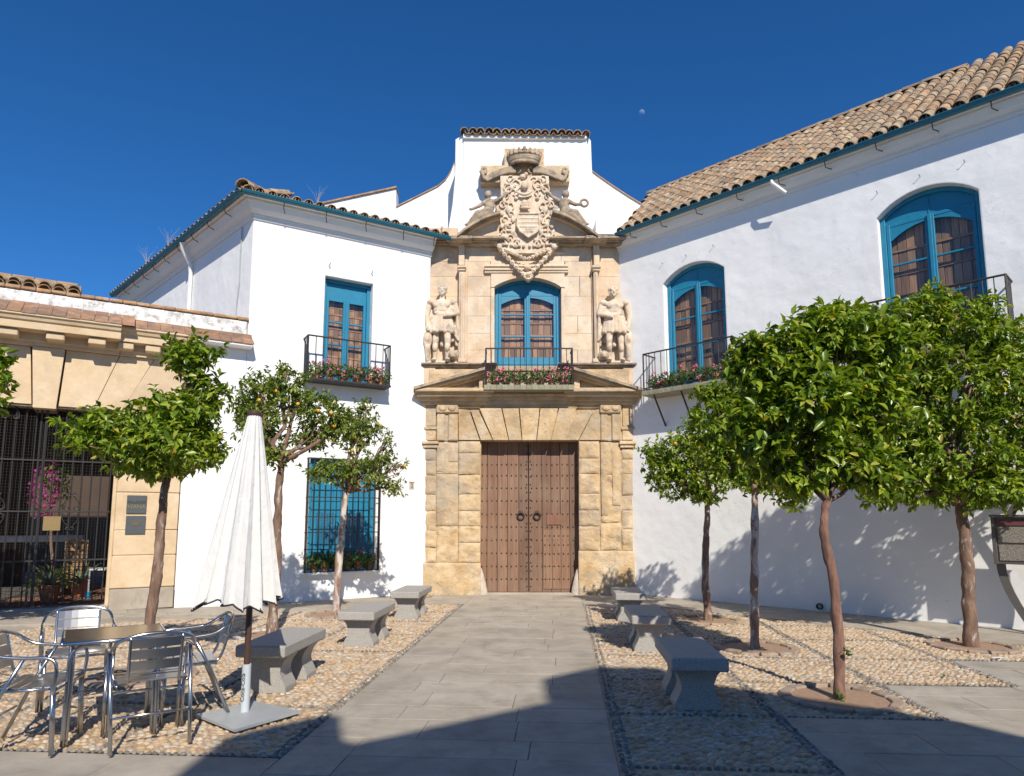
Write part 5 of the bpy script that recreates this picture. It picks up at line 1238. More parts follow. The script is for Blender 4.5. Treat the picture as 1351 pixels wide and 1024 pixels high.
# flat brick tiles on the slope, white band, coping
nb = 28
for r_ in range(2):
    for k in range(nb):
        sa, sb = lerp(gx0, -3.72, k / nb), lerp(gx0, -3.72, (k + 1) / nb); t1 = (.56 if sa < -5.95 else .42 if sa < -4.8 else .30) - r_ * .22; off = .02 * r_; z = 4.968 + r_ * .13 + random.uniform(-.006, .006)
        q = [lw.p(sa + .003, t1, z), lw.p(sb - .003, t1, z), lw.p(sb - .003, t1 - .26, z + .155), lw.p(sa + .003, t1 - .26, z + .155)]
        o = obj('eaves_tile', MB().prism(q, (0, 0, -.02)), MT['brick_tile'], GAL)
gb('roof_bed', gx0, -3.74, -.6, .05, 4.965, 5.20, 'brick_tile', ch=0)
gb('white_band', gx0, -3.82, -.55, .02, 5.10, 5.47, 'white_dirty', ch=.02)
for k in range(26):
    sa, sb = lerp(gx0, -3.80, k / 26), lerp(gx0, -3.80, (k + 1) / 26); gb('coping_tile', sa + .003, sb - .003, -.58, .05, 5.474 + random.uniform(-.004, .004), 5.535, 'coping', ch=.012, jit=.004)
ge = -6.63
obj('tile_bed', MB().box(lw.p, gx0, ge, -.5, -.10, 5.53, 5.66), MT['tile_far'], GAL)
for k in range(13):
    s = ge - .08 - k * .215
    for r_ in range(2): inst('ridge_tile', TILE, GAL, lw.p(s, .02 - r_ * .05, 5.545 + r_ * .075), tile_rot(lw, R(12), .06), (.9, .8, .8))
for k in range(9):
    sa = ge - .03 - k * .32; gb('coping_tile', sa - .31, sa, -.42, -.14, 5.72 + random.uniform(-.004, .004), 5.765, 'coping', ch=.01, jit=.004)
gb('ridge_bed', gx0, ge + .02, -.40, -.10, 5.60, 5.718, 'tile_far', ch=0)
# dim interior of the gallery and the sunny patio behind it
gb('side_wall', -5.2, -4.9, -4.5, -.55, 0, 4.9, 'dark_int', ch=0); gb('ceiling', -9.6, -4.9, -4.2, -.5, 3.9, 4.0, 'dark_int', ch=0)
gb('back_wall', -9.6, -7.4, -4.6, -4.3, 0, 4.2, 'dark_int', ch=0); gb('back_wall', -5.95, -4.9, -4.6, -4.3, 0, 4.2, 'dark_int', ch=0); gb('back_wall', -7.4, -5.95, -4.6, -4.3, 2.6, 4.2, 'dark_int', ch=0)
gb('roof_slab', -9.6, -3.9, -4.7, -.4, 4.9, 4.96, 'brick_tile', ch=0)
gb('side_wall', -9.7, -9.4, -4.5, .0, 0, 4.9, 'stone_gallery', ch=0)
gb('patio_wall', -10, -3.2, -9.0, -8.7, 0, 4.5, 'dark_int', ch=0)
zg = .16
fl = thing('patio_floor', None, None); tag(fl, 'brick floor of the gallery behind the iron gate', None, kind='structure'); WB.pop(fl)
for i in range(9):
    for j in range(14):
        sa = -9.4 + i * .5; tb = -.28 - j * .3
        if sa > -5.2: continue
        c = lw.p(sa + .25, tb - .15, zg); 
        if not inview(c, 30): continue
        o = link('floor_brick', newmesh('floor_brick', MB().box(lambda a, b, z: lw.p(a, b, z) - c, sa + .004, sa + .496, tb - .296, tb - .004, zg - .05, zg + random.uniform(-.003, .003), ch=.006), MT['brick_floor']), fl); o.location = c
# bushes, pots and furniture inside
def leafcloud(name, centre, radii, n, size, mat, parent, up=.3):
    c = np.array(centre); V = []; Fc = []
    for i in range(n):
        d = rng.normal(0, 1, 3); d /= np.linalg.norm(d); p = c + d * np.array(radii) * rng.uniform(.45, 1.0) ** .6
        a = rng.normal(0, 1, 3); a[2] += up; a /= np.linalg.norm(a); b = np.cross(a, d + .01); b /= (np.linalg.norm(b) + 1e-6); L = size * rng.uniform(.7, 1.3); k = len(V)
        V += [p, p + a * L * .5 + b * L * .33, p + a * L, p + a * L * .5 - b * L * .33]; Fc.append((k, k + 1, k + 2, k + 3))
    m = MB(); m.v = [tuple(v) for v in V]; m.f = Fc; o = obj(name, m, mat, parent, fix=False); o['kind'] = 'stuff'; return o
def gpt(px, py, t): s, z = lw.at(px, py, t); return lw.p(s, t, z)
b0 = gpt(68, 770, -1.3); b0[2] = zg
t = thing('bougainvillea', 'magenta bougainvillea climbing behind the iron gate', 'bush', tuple(b0))
top_ = gpt(68, 640, -1.3)
obj('stem', MB().tube([b0 + np.array([.1, 0, 0]), lerp(b0, top_, .5), top_], [.03, .025, .015], 6), MT['bark'], t)
leafcloud('foliage', top_ + np.array([.1, 0, .25]), (.28, .25, .75), 260, .09, MT['leaf_sparse'], t); leafcloud('bracts', top_ + np.array([-.02, -.15, -.05]), (.30, .14, .62), 320, .075, MT['magenta'], t)
def agave(px, py, tt, n, L, w, mat, label, pot=True, cat='potted plant', arch=.5):
    p = gpt(px, py, tt); p[2] = zg; t = thing('potted_plant', label, cat, tuple(p), group='potted plants behind the gate')
    h = 0.0
    if pot: obj('pot', MB().lathe(p, [(.10, .0), (.12, .02), (.17, .26), (.19, .28), (.19, .32), (.16, .32), (.15, .28)], 16), MT['clay'], t, 'auto'); h = .30
    m = MB()
    for k in range(n):
        a = 2 * math.pi * k / n + random.uniform(-.2, .2); e = random.uniform(.2, 1.1); d = np.array([math.cos(a) * math.cos(e), math.sin(a) * math.cos(e), math.sin(e)]); sd = np.array([-math.sin(a), math.cos(a), 0]); c = p + np.array([0, 0, h]); l = L * random.uniform(.75, 1.1)
        pts = [c + d * l * u - np.array([0, 0, arch * l * u * u * (1 - e / 1.6)]) for u in (0, .35, .7, 1)]; ww = [w * .6, w, w * .7, .002]
        kk = len(m.v)
        for q, r_ in zip(pts, ww): m.v += [tuple(q - sd * r_), tuple(q + np.array([0, 0, -.012])), tuple(q + sd * r_)]
        for i in range(3): m.f += [(kk + i * 3, kk + i * 3 + 1, kk + i * 3 + 4, kk + i * 3 + 3), (kk + i * 3 + 1, kk + i * 3 + 2, kk + i * 3 + 5, kk + i * 3 + 4)]
    obj('leaves', m, mat, t, fix=False)
agave(66, 772, -.75, 26, .52, .022, MT['agave'], 'spiky dark agave in a clay pot just behind the iron gate')
agave(70, 745, -1.9, 60, .62, .012, MT['leaf_sparse'], 'grassy arching plant in a pot behind the agave', arch=1.1)
agave(108, 745, -1.7, 14, .55, .035, MT['agave'], 'broad leaved grey plant beside the brick pillar behind the gate')
p = gpt(98, 760, -2.3); p[2] = zg; t = thing('brick_pillar', 'low brick pillar behind the iron gate', 'pillar', tuple(p))
for k in range(14):
    for j in range(2):
        x0 = -.2 + j * .2; obj('brick', MB().box(lambda a, b, c: p + lw.u * a - lw.n * b + np.array([0, 0, c]), x0 + (.0 if k % 2 else .0) + .004, x0 + .196, 0, .3, k * .075 + .004, k * .075 + .071, ch=.006), MT['coping'], t)
p = gpt(40, 710, -2.9); t = thing('white_ledge', 'pale ledge with white cloth behind the iron gate', 'ledge', tuple((p[0], p[1], zg)))
obj('ledge_top', MB().box(lambda a, b, c: p + lw.u * a - lw.n * b + np.array([0, 0, c]), -1.1, .9, 0, .35, -.08, .05, ch=.01), MT['white_smooth'], t)
for a in (-1.0, .7): obj('ledge_leg', MB().box(lambda a_, b, c: p + lw.u * a_ - lw.n * b + np.array([0, 0, c]), a, a + .14, .02, .33, zg - p[2], -.081, ch=.01), MT['white_smooth'], t)
p = gpt(136, 757, -1.2); t = thing('side_table', 'small white table with blue feet behind the right end of the gate', 'table', tuple((p[0], p[1], zg)))
Q = lambda a, b, c: np.array([p[0], p[1], 0]) + lw.u * a - lw.n * b + np.array([0, 0, c])
obj('table_top', MB().box(Q, -.25, .4, 0, .5, .66, .69, ch=.006), MT['pipe_white'], t)
for a, b in ((-.22, .03), (.37, .03), (-.22, .47), (.37, .47)):
    obj('leg', MB().tube([Q(a, b, zg + .1), Q(a, b, .66)], .018, 8), MT['pole_grey'], t); obj('foot', MB().lathe(Q(a, b, zg), [(.04, 0), (.045, .05), (.03, .12)], 12), MT['blue_pot'], t)
# ---- iron gate
GT = thing('iron_gate', 'dark wrought iron gate with scrolls and wire mesh under the ochre arch', 'gate', tuple(lw.p(-7.2, -.12, zg)))
tg = -.12; sA, sB = -8.7, -5.92
for k in range(21):
    s = sB - .03 - k * .142
    main = k in (7, 14); r_ = .026 if main else .0125
    obj('gate_bar', MB().tube([lw.p(s, tg, zg + .02), lw.p(s, tg, 3.50)], r_, 6), MT['iron'], GT)
    if main: obj('gate_stile', MB().tube([lw.p(s - .075, tg, zg + .02), lw.p(s - .075, tg, 3.50)], .018, 6), MT['iron'], GT)
for z in (.92, 1.74, 2.60): obj('cross_rail', MB().box(lw.p, sA, sB, tg - .012, tg + .016, z - .014, z + .014, ch=.003), MT['iron'], GT)
def scroll(c_s, c_z, up):
    m = MB()
    for sg in (-1, 1):
        q = []
        for k in range(26):
            u = k / 25
            if u < .5: w = u * 2; q.append((sg * (.015 + .13 * math.sin(w * math.pi * .62)), .30 * (1 - w)))
            else: w = (u - .5) * 2; a = 1.0 - w * 5.0; r_ = .055 * (1 - .7 * w); q.append((sg * (.075 + r_ * math.cos(a * 1.1)), .05 + r_ * math.sin(a * 1.1)))
        m.tube([lw.p(c_s + x * .85, tg + .02, c_z + up * (z * .85 + .02)) for x, z in q], .009, 5)
        m.tube([lw.p(c_s + sg * (.03 + .03 * math.cos(a)), tg + .02, c_z + up * (.29 + .02 * math.sin(a))) for a in np.linspace(3.0, -1.5, 9)], .008, 5)
    return m
for (px, z) in ((94, 1.74), (-6, 1.74), (3, 3.25)):
    s = lw.at(px, 670, tg)[0]; obj('scroll_ornament', scroll(s, z, 1), MT['iron'], GT)
    if z < 3: obj('scroll_ornament', scroll(s, z, -1), MT['iron'], GT)
m = MB()
for k in range(int((sB - sA) / .045)): s = sA + k * .045; m.box(lw.p, s, s + .003, tg - .022, tg - .019, zg + .03, 3.5)
for k in range(int((3.5 - zg) / .05)): z = zg + .03 + k * .05; m.box(lw.p, sA, sB, tg - .019, tg - .0165, z, z + .003)
mesh = obj('wire_mesh', m, MT['iron'], GT)
s = lw.at(69, 690, tg)[0]; z = lw.at(69, 690, tg)[1]; obj('brass_plate', MB().box(lw.p, s - .13, s + .12, tg + .02, tg + .03, z - .13, z + .11, ch=.004), MT['gold'], GT)
obj('threshold', MB().box(lw.p, sA, -5.84, -.28, .07, .02, zg - .004, ch=.02), MT['granite'], GAL)
# plaques on the pier
for (y0, y1, x0, x1, lab) in ((653.5, 677.5, 168, 192.5, 'upper dark plaque with lettering on the ochre pier'), (680.6, 704.4, 166.5, 191, 'lower dark plaque with faint gilt emblem on the ochre pier')):
    (sa, zt1), (sb, zb1) = lw.at(x0, y0, .09), lw.at(x1, y1, .09); sb = sa + (sb - sa); t = thing('wall_plaque', lab, 'plaque', tuple(lw.p((sa + sb) / 2, .06, zb1)), group='plaques on the gallery pier')
    obj('plate', MB().box(lw.p, sa, sb, .058, .085, zb1, zt1, ch=.003), MT['plaque'], t); cs_, cz_ = (sa + sb) / 2, (zt1 + zb1) / 2
    if y0 < 660:
        text_mesh('PALACIO', .070, MT['black'], t, lambda x, y, z: lw.p(cs_ + x, .087 + z, cz_ + .035 + y)); text_mesh('VIANA', .095, MT['gold'], t, lambda x, y, z: lw.p(cs_ + x, .087 + z, cz_ - .04 + y))
    else:
        for q in range(4):
            a = .5 + q * .45; m = MB().tube([lw.p(cs_ + (-.04 + .03 * q) * .6, .087, cz_ - .01), lw.p(cs_ + (-.05 + .035 * q), .087, cz_ + .045), lw.p(cs_ + (-.045 + .045 * q), .087, cz_ + .08)], [.006, .008, .004], 5); obj('emblem', m, MT['gold'], t)
# ------------------------------------------------------------------ house behind the camera whose roofline shades the foreground
YB = -4.0
def shp(px, py):
    g = G(px, py); d = g[1] - YB; return (g[0] + d * math.tan(SUN_AZ), YB, d / math.cos(SUN_AZ) * math.tan(SUN_EL))
ol = [(271, 1024), (284, 1000), (297, 974), (340, 962), (400, 949), (432, 944), (449, 945), (453, 976), (467, 981), (520, 970), (600, 953), (733, 924), (753, 920), (715, 896), (786, 880), (866, 881), (934, 902), (1000, 912), (1192, 940), (1260, 951), (1351, 972), (1500, 1000)]
prof = [shp(*q) for q in ol]
prof = [(-3.4, YB, 0.0), (-3.4, YB, 5.6), (-1.95 - .1, YB, 5.6)] + prof
lastx = prof[-1][0]; prof += [(12, YB, prof[-1][2] * .97), (12, YB, 0)]
hb = thing('opposite_house', 'house across the square, seen only by the shadow of its roofline on the foreground paving', 'house', (4, YB - 2, 0))
m = MB(); m.prism(prof, (0, -4, 0)); obj('wall', m, MT['white_smooth'], hb)
# ------------------------------------------------------------------ day moon
d = ray(847, 149); d = d / np.linalg.norm(d); c = CAM + d * 3000
m = MB(); r_ = 13.0
n1, n2 = 24, 12
ax = np.cross(d, [0, 0, 1]); ax /= np.linalg.norm(ax); ay = np.cross(ax, d)
for j in range(n2 + 1):
    for k in range(n1 + 1):
        ph = math.pi * j / n2; la = lerp(-1.0, 1.57, k / n1)       # a gibbous slice of a sphere
        m.v.append(tuple(c + r_ * (ax * (math.sin(ph) * math.sin(la)) * -1 + ay * math.cos(ph) - d * (math.sin(ph) * math.cos(la)))))
for j in range(n2):
    for k in range(n1): m.f.append((j * (n1 + 1) + k, j * (n1 + 1) + k + 1, (j + 1) * (n1 + 1) + k + 1, (j + 1) * (n1 + 1) + k))
tag(obj('moon', m, MT['moon'], None, True), 'faint pale day moon in the blue sky right of the tower', 'moon')
# ------------------------------------------------------------------ benches
def make_bench():
    t = thing('stone_bench', '', 'bench', (0, 0, 0), rz=0.0, group='granite benches along the path')
    m = MB().box(XYZ, -.235, .235, -.55, .55, .345, .452, ch=.012, jit=.001); obj('seat', m, MT['bench'], t)
    for y0 in (-.40, .14):
        prof = [(.195, 0), (.195, .05), (.185, .07), (.150, .135), (.135, .18), (.140, .225), (.165, .285), (.195, .32), (.205, .344)]
        front = [(x, y0, z) for x, z in prof] + [(-x, y0, z) for x, z in prof[::-1]]
        m = MB().prism(front, (0, .26, 0)); obj('leg', m, MT['bench'], t)
    return t
B0 = make_bench(); BRZ = -math.atan(.0765)
BL = [((-2.27, 7.0), 'left granite bench nearest the camera, half shaded by the closed umbrella'), ((-1.92, 9.32), 'middle granite bench left of the path'), ((-1.69, 11.75), 'left granite bench nearest the portal'),
      ((1.61, 6.42), 'right granite bench nearest the camera, in shade'), ((1.72, 8.97), 'middle granite bench right of the path'), ((1.90, 11.47), 'right granite bench nearest the portal')]
for i, ((x, y), lab) in enumerate(BL):
    b = B0 if i == 0 else dup(B0); b.location = (x, y, 0.0); b.rotation_euler = (0, 0, BRZ); b['label'] = lab
# ------------------------------------------------------------------ aluminium chairs
def arc(pts, n=5):
    """Catmull-Rom through points"""
    p = [np.array(q, float) for q in pts]; out = []
    for i in range(len(p) - 1):
        a, b, c, d = p[max(i - 1, 0)], p[i], p[i + 1], p[min(i + 2, len(p) - 1)]
        for k in range(n):
            t = k / n; out.append(.5 * ((2 * b) + (-a + c) * t + (2 * a - 5 * b + 4 * c - d) * t * t + (-a + 3 * b - 3 * c + d) * t ** 3))
    out.append(p[-1]); return out
def make_chair():
    t = thing('cafe_chair', '', 'chair', (0, 0, 0), rz=0.0, group='aluminium cafe chairs round the table')
    r = .0125
    # hoop: arm, back and arm in one bent tube
    hoop = arc([(-.265, .22, .40), (-.275, .235, .56), (-.272, .19, .635), (-.270, .02, .645), (-.268, -.13, .665), (-.235, -.235, .735), (-.13, -.275, .775), (0, -.285, .785), (.13, -.275, .775), (.235, -.235, .735), (.268, -.13, .665), (.270, .02, .645), (.272, .19, .635), (.275, .235, .56), (.265, .22, .40)], 5)
    obj('arm_hoop', MB().tube(hoop, r, 8), MT['alu'], t, True)
    for sg in (-1, 1):
        obj('front_leg', MB().tube([(sg * .265, .215, .46), (sg * .262, .235, .0)], .0135, 8), MT['alu'], t, True)
        obj('front_leg', MB().tube([(sg * .232, .215, .44), (sg * .234, .232, .0)], .0125, 8), MT['alu'], t, True)
        obj('rear_leg', MB().tube([(sg * .266, .03, .645), (sg * .258, -.10, .40), (sg * .245, -.27, .0)], .0135, 8), MT['alu'], t, True)
        obj('back_post', MB().tube(arc([(sg * .165, -.27, .765), (sg * .165, -.235, .60), (sg * .165, -.195, .47), (sg * .17, -.15, .425), (sg * .20, -.05, .42)]), .011, 8), MT['alu'], t, True)
        obj('seat_rail', MB().tube([(sg * .225, .225, .43), (sg * .225, -.16, .42)], .011, 8), MT['alu'], t, True)
    obj('crossbar', MB().tube([(-.245, -.20, .22), (.245, -.20, .22)], .0095, 6), MT['alu'], t, True); obj('crossbar', MB().tube([(-.25, .225, .30), (.25, .225, .30)], .0095, 6), MT['alu'], t, True)
    obj('crossbar', MB().tube([(-.225, .225, .42), (.225, .225, .42)], .011, 6), MT['alu'], t, True)
    for k in range(5):
        y0 = -.16 + k * .077; obj('seat_slat', MB().box(XYZ, -.222, .222, y0, y0 + .068, .430 + .004 * abs(k - 2), .438 + .004 * abs(k - 2), ch=.003), MT['alu_slat'], t)
    for k in range(3):
        z0 = .53 + k * .078; y = -.212 - k * .020
        P = lambda a, b, c: np.array([a, b - .26 * (c - z0) - .02 * (1 - (a / .17) ** 2), c])
        m = MB()
        for q in range(6): m.box(P, -.162 + .054 * q, -.162 + .054 * (q + 1), y - .004, y + .004, z0, z0 + .066)
        obj('back_slat', m, MT['alu_slat'], t, weld=True)
    return t
C0 = make_chair()
def face(fx, fy): return math.atan2(-fx, fy)
CH = [((-2.66, 5.20), (-.56, .83), 'aluminium chair nearest the camera, its slatted back turned to us'), ((-3.84, 6.22), (.56, -.83), 'aluminium chair behind the table, facing the camera'),
      ((-2.66, 5.88), (-.86, -.50), 'aluminium chair at the right of the table, beside the umbrella'), ((-3.40, 5.04), (.97, .22), 'aluminium chair at the left end of the table, seen from the side'), ((-5.20, 6.30), (.90, -.30), 'aluminium chair cut by the left edge of the picture')]
for i, ((x, y), f, lab) in enumerate(CH):
    c = C0 if i == 0 else dup(C0); c.location = (x, y, gz(x) + .022); c.rotation_euler = (0, 0, face(*f)); c['label'] = lab
# ------------------------------------------------------------------ table
TB = thing('cafe_table', 'square steel topped cafe table among the aluminium chairs', 'table', (-3.07, 5.43, .022), rz=math.atan2(.33, .53))
obj('table_top', MB().box(XYZ, -.33, .33, -.33, .33, .695, .715, ch=.006), MT['steel_top'], TB); m = MB()
for a, b in (((-.335, -.335), (.335, -.335)), ((.335, -.335), (.335, .335)), ((.335, .335), (-.335, .335)), ((-.335, .335), (-.335, -.335))): m.tube([(*a, .703), (*b, .703)], .014, 8)
obj('rim', m, MT['alu'], TB, True)
for sx in (-1, 1):
    for sy in (-1, 1):
        obj('leg', MB().tube(arc([(sx * .10, sy * .27, .675), (sx * .22, sy * .28, .67), (sx * .275, sy * .285, .62), (sx * .285, sy * .29, .50), (sx * .29, sy * .295, .0)]), .0145, 8), MT['alu'], TB, True)
        obj('leg_brace', MB().tube(arc([(sx * .27, sy * .10, .675), (sx * .272, sy * .20, .67), (sx * .262, sy * .262, .60), (sx * .265, sy * .268, .35), (sx * .268, sy * .27, .0)]), .0125, 8), MT['alu'], TB, True)
# ------------------------------------------------------------------ closed umbrella
UM = thing('closed_umbrella', 'closed white canvas umbrella with black hem on a square steel plate', 'umbrella', (-2.19, 5.83, 0))
ub = np.array([-2.19, 5.83, 0.0])
pl = [G(258, 950), G(310, 971), G(395, 945.5), G(335, 932)]
obj('base_plate', MB().prism([q + np.array([0, 0, .045]) for q in pl], (0, 0, -.02)), MT['plate'], UM)
obj('pole_sleeve', MB().tube([ub + np.array([0, 0, .03]), ub + np.array([0, 0, .42])], .036, 14), MT['pole_grey'], UM, 'auto')
obj('pole', MB().tube([ub + np.array([0, 0, .42]), ub + np.array([0, 0, 1.6])], .026, 12), MT['pole'], UM, 'auto')
lean = np.array([-.035, 0, 0]); sway = np.array([-.10, 0, 0])
def canopy():
    n = 192; zs_ = np.linspace(0, 1, 34); folds = 14; V = []; ph = [random.uniform(-.25, .25) for _ in range(folds)]; am = [random.uniform(.7, 1.25) for _ in range(folds)]; dr = [random.uniform(-.5, .5) for _ in range(folds)]
    for iz, u in enumerate(zs_):
        z = 2.50 - 1.60 * u; R0 = .055 + .262 * u ** .92
        for k in range(n):
            w = 2 * math.pi * k / n; fi = w / (2 * math.pi) * folds; i = int(fi) % folds; g = fi - int(fi)
            pk = math.sin(math.pi * g) ** .85                                            # lobes with sharp creases between
            dep = (.13 + .17 * u) * am[i]; r = R0 * (1 - dep * (1 - pk)) * (1 + .05 * am[(i + 3) % folds] * u - .04)
            ww = w + .10 * math.sin(2 * math.pi * g + ph[i]) * u + .25 * dr[i] * (u - .4) * math.sin(math.pi * g) * .5
            hem = 0.0
            if u > .9: hem = (u - .9) / .1 * (.045 * (1 - pk) + .035 * math.sin(3 * w + 1) + .012 * math.sin(11 * w))
            V.append(ub + lean * (1 - u) + sway * u + np.array([r * math.cos(ww) * (1.0 + .12 * u), r * math.sin(ww), z + hem]))
    Fc = [(i * n + k, i * n + (k + 1) % n, (i + 1) * n + (k + 1) % n, (i + 1) * n + k) for i in range(len(zs_) - 1) for k in range(n)]
    return V, Fc, n
V, Fc, n_ = canopy(); m = MB(); m.add(V, Fc); cano = obj('canopy', m, MT['canvas'], UM, True)
hem = [np.array(V[-n_ + k]) for k in range(n_)] + [np.array(V[-n_])]
obj('hem', MB().tube(hem, .008, 5), MT['black'], cano)
inner = MB(); ring1 = [np.array(q) for q in V[-n_:]]; ring2 = [ub + sway + (q - ub - sway) * np.array([.55, .55, 1]) + np.array([0, 0, .10]) for q in ring1]
inner.add(ring1 + ring2, [(k, (k + 1) % n_, n_ + (k + 1) % n_, n_ + k) for k in range(n_)]); obj('canopy_lining', inner, MT['canvas'], cano, True)
for k in range(8):
    w = 2 * math.pi * k / 8; obj('rib', MB().tube([ub + lean * .5 + sway * .4 + np.array([.05 * math.cos(w), .05 * math.sin(w), 1.9]), ub + sway * .8 + np.array([.14 * math.cos(w), .14 * math.sin(w), .95])], .007, 5), MT['pole'], UM)
obj('finial', MB().lathe(ub + lean + np.array([0, 0, 2.49]), [(.058, 0), (.062, .012), (.060, .035), (.045, .045), (.0, .048)], 16), MT['pole'], UM, 'auto')
# script lettering down the sleeve
cu = lambda x, y, z: ub + np.array([.037 * math.sin(-.35 + y / .037), -.037 * math.cos(-.35 + y / .037) * (1 + z * 2), .235 + x])
text_mesh('Coca-Cola', .052, MT['black'], UM, lambda x, y, z: ub + np.array([(.0375 + max(0, z)) * math.sin(-.30 - y / .0375), -(.0375 + max(0, z)) * math.cos(-.30 - y / .0375), .24 + x]))
# ------------------------------------------------------------------ metal sign by the right wall
s0_, zt_ = rw.at(1309, 684, .6); SGN = thing('metal_sign', 'bronze grey information board on crossed curved legs by the right wall', 'sign', tuple(rw.p(s0_ + .4, .6, 0)))
zb_s = .98
obj('board', MB().box(rw.p, s0_ - .02, s0_ + .95, .53, .60, zb_s, zt_ + .02, ch=.006), MT['sign'], SGN)
obj('top_lip', MB().box(rw.p, s0_ - .03, s0_ + .96, .52, .66, zt_ + .022, zt_ + .05, ch=.006), MT['sign'], SGN)
for a, b, mt_ in ((zb_s + .05, zb_s + .27, 'engraved'), (zb_s + .30, zb_s + .52, 'engraved'), (zb_s + .54, zb_s + .62, 'pink_glass')): obj('panel', MB().box(rw.p, s0_ + .05, s0_ + .90, .601, .612, a, b, ch=.003), MT[mt_], SGN)
obj('board_edge', MB().box(rw.p, s0_ - .02, s0_ + .03, .601, .625, zb_s, zt_ + .02, ch=.004), MT['sign'], SGN)
for sg in (0, 1):                                                                  # two crossing plates bent like bows
    m = MB(); q = []
    for k in range(15):
        u = k / 14; zz = u * 2.05; x = s0_ + .38 + (-1 if sg == 0 else 1) * (.37 * math.sin(u * math.pi) - .02)
        q.append((x, zz))
    for k in range(14):
        (xa, za), (xb, zb2) = q[k], q[k + 1]
        f = [rw.p(xa - .055, .45, za), rw.p(xa + .055, .45, za), rw.p(xb + .055, .45, zb2), rw.p(xb - .055, .45, zb2)]; m.hexa(f + [v + rw.n * .03 * (1 if sg == 0 else -1) for v in f])
    obj('curved_leg', m, MT['sign'], SGN, weld=True)
# ------------------------------------------------------------------ flower pots
def geranium(label, p, sc, nfl, blue=False, pot=True, petal='petal', sprawl=1.0, group='geranium pots on the balconies', clay='clay'):
    t = thing('geranium_pot', label, 'flower pot', tuple(p), group=group); p = np.array(p)
    obj('pot', MB().lathe(p, [(.055 * sc, 0), (.06 * sc, .01), (.085 * sc, .13 * sc), (.095 * sc, .135 * sc), (.095 * sc, .165 * sc), (.08 * sc, .165 * sc), (.07 * sc, .13 * sc)], 14), MT['blue_pot' if blue else clay], t, 'auto')
    c = p + np.array([0, 0, .23 * sc]); leafcloud('foliage', c + np.array([0, -.04, -.05]), (.19 * sc * sprawl, .16 * sc, .17 * sc), 300, .052, MT['leaf_pot'], t, .5)
    for k in range(nfl):
        a = random.uniform(0, 6.28); r_ = random.uniform(.3, 1); q = c + np.array([.18 * sc * sprawl * r_ * math.cos(a), -.09 - .10 * sc * abs(math.sin(a)) * r_, random.uniform(-.16, .17) * sc]); m = MB()
        for j in range(7): d = rng.normal(0, .014, 3); m.ball(q + d, (.015, .015, .012), 6, 4)
        obj('bloom', m, MT[petal], t, True)
ORD = ['first', 'second', 'third', 'fourth', 'fifth', 'sixth', 'seventh', 'eighth']
for i, s in enumerate((-.72, -.48, -.24, .02, .28, .52, .76)):
    geranium(f'{ORD[i]} geranium pot from the left on the balcony over the great door', po.p(s, .30, 4.503), 1.0 if i not in (2, 3) else .95, (10, 9, 3, 2, 6, 13, 12)[i], sprawl=1.15)
for i, s in enumerate((-2.50, -2.22, -1.94, -1.66, -1.38, -1.14)):
    geranium(f'{ORD[i]} geranium pot from the left on the balcony of the left wing', lw.p(s, .23, 4.423), 1.0, (3, 7, 6, 6, 8, 7)[i], sprawl=1.2)
for i, s in enumerate((.84, 1.10, 1.36, 1.62, 1.90, 2.2)):
    geranium(f'{ORD[i]} geranium pot from the left on the balcony right of the portal', rw.p(s, .31, 4.303), 1.0, (4, 5, 3, 6, 8, 4)[i], blue=(i == 3), sprawl=1.15)
for i, s in enumerate((5.6, 5.95, 6.3)):
    geranium(f'{ORD[i]} geranium pot from the left on the far right balcony, among the leaves', rw.p(s, .31, 4.303), 1.0, 6, sprawl=1.1)
for i, s in enumerate((-2.36, -2.14, -1.92, -1.70, -1.47, -1.25)):
    geranium(f'{ORD[i]} plant pot from the left inside the grilled window', lw.p(s, .02, .585), 1.05, (0, 0, 1, 1, 3, 1)[i], petal='petal_red', group='plant pots inside the window grille')
# stray scrap of paper on the cobbles
g = G(1316, 871); tag(obj('paper_scrap', MB().box(lambda a, b, c: np.array([g[0] + a + .3 * b, g[1] + b, .03 + c + .04 * a]), -.06, .06, -.02, .02, 0, .002), MT['pipe_white']), 'white scrap of paper on the cobbles by the right tree ring', 'paper')
# ------------------------------------------------------------------ orange trees
LV = np.array([(0, 0, 0), (-.55, .26, .10), (.55, .26, .10), (-.72, .56, .12), (.72, .56, .12), (0, .30, -.04), (0, .60, -.05), (0, 1.0, -.16)], float); LV[:, 0] *= .31
LF = [(0, 5, 1), (0, 2, 5), (1, 5, 6, 3), (5, 2, 4, 6), (3, 6, 7), (6, 4, 7)]
LEAF1 = bpy.data.meshes.new('leaf'); LEAF1.from_pydata(LV.tolist(), [], LF); LEAF1.shade_smooth(); LEAF1.materials.append(MT['leaf1'])
def basis(d, up):
    """columns x, y=d, z for arrays"""
    y = d / np.linalg.norm(d, axis=1)[:, None]; x = np.cross(y, up); x /= (np.linalg.norm(x, axis=1)[:, None] + 1e-9); z = np.cross(x, y); return x, y, z
def limb(m, a, b, r0, r1, wob=.05, n=7, seg=5):
    a, b = np.array(a), np.array(b); q = [lerp(a, b, k / seg) + (rng.normal(0, wob, 3) * (0 < k < seg)) * np.linalg.norm(b - a) * .5 for k in range(seg + 1)]
    m.tube(q, [lerp(r0, r1, k / seg) for k in range(seg + 1)], n); return q
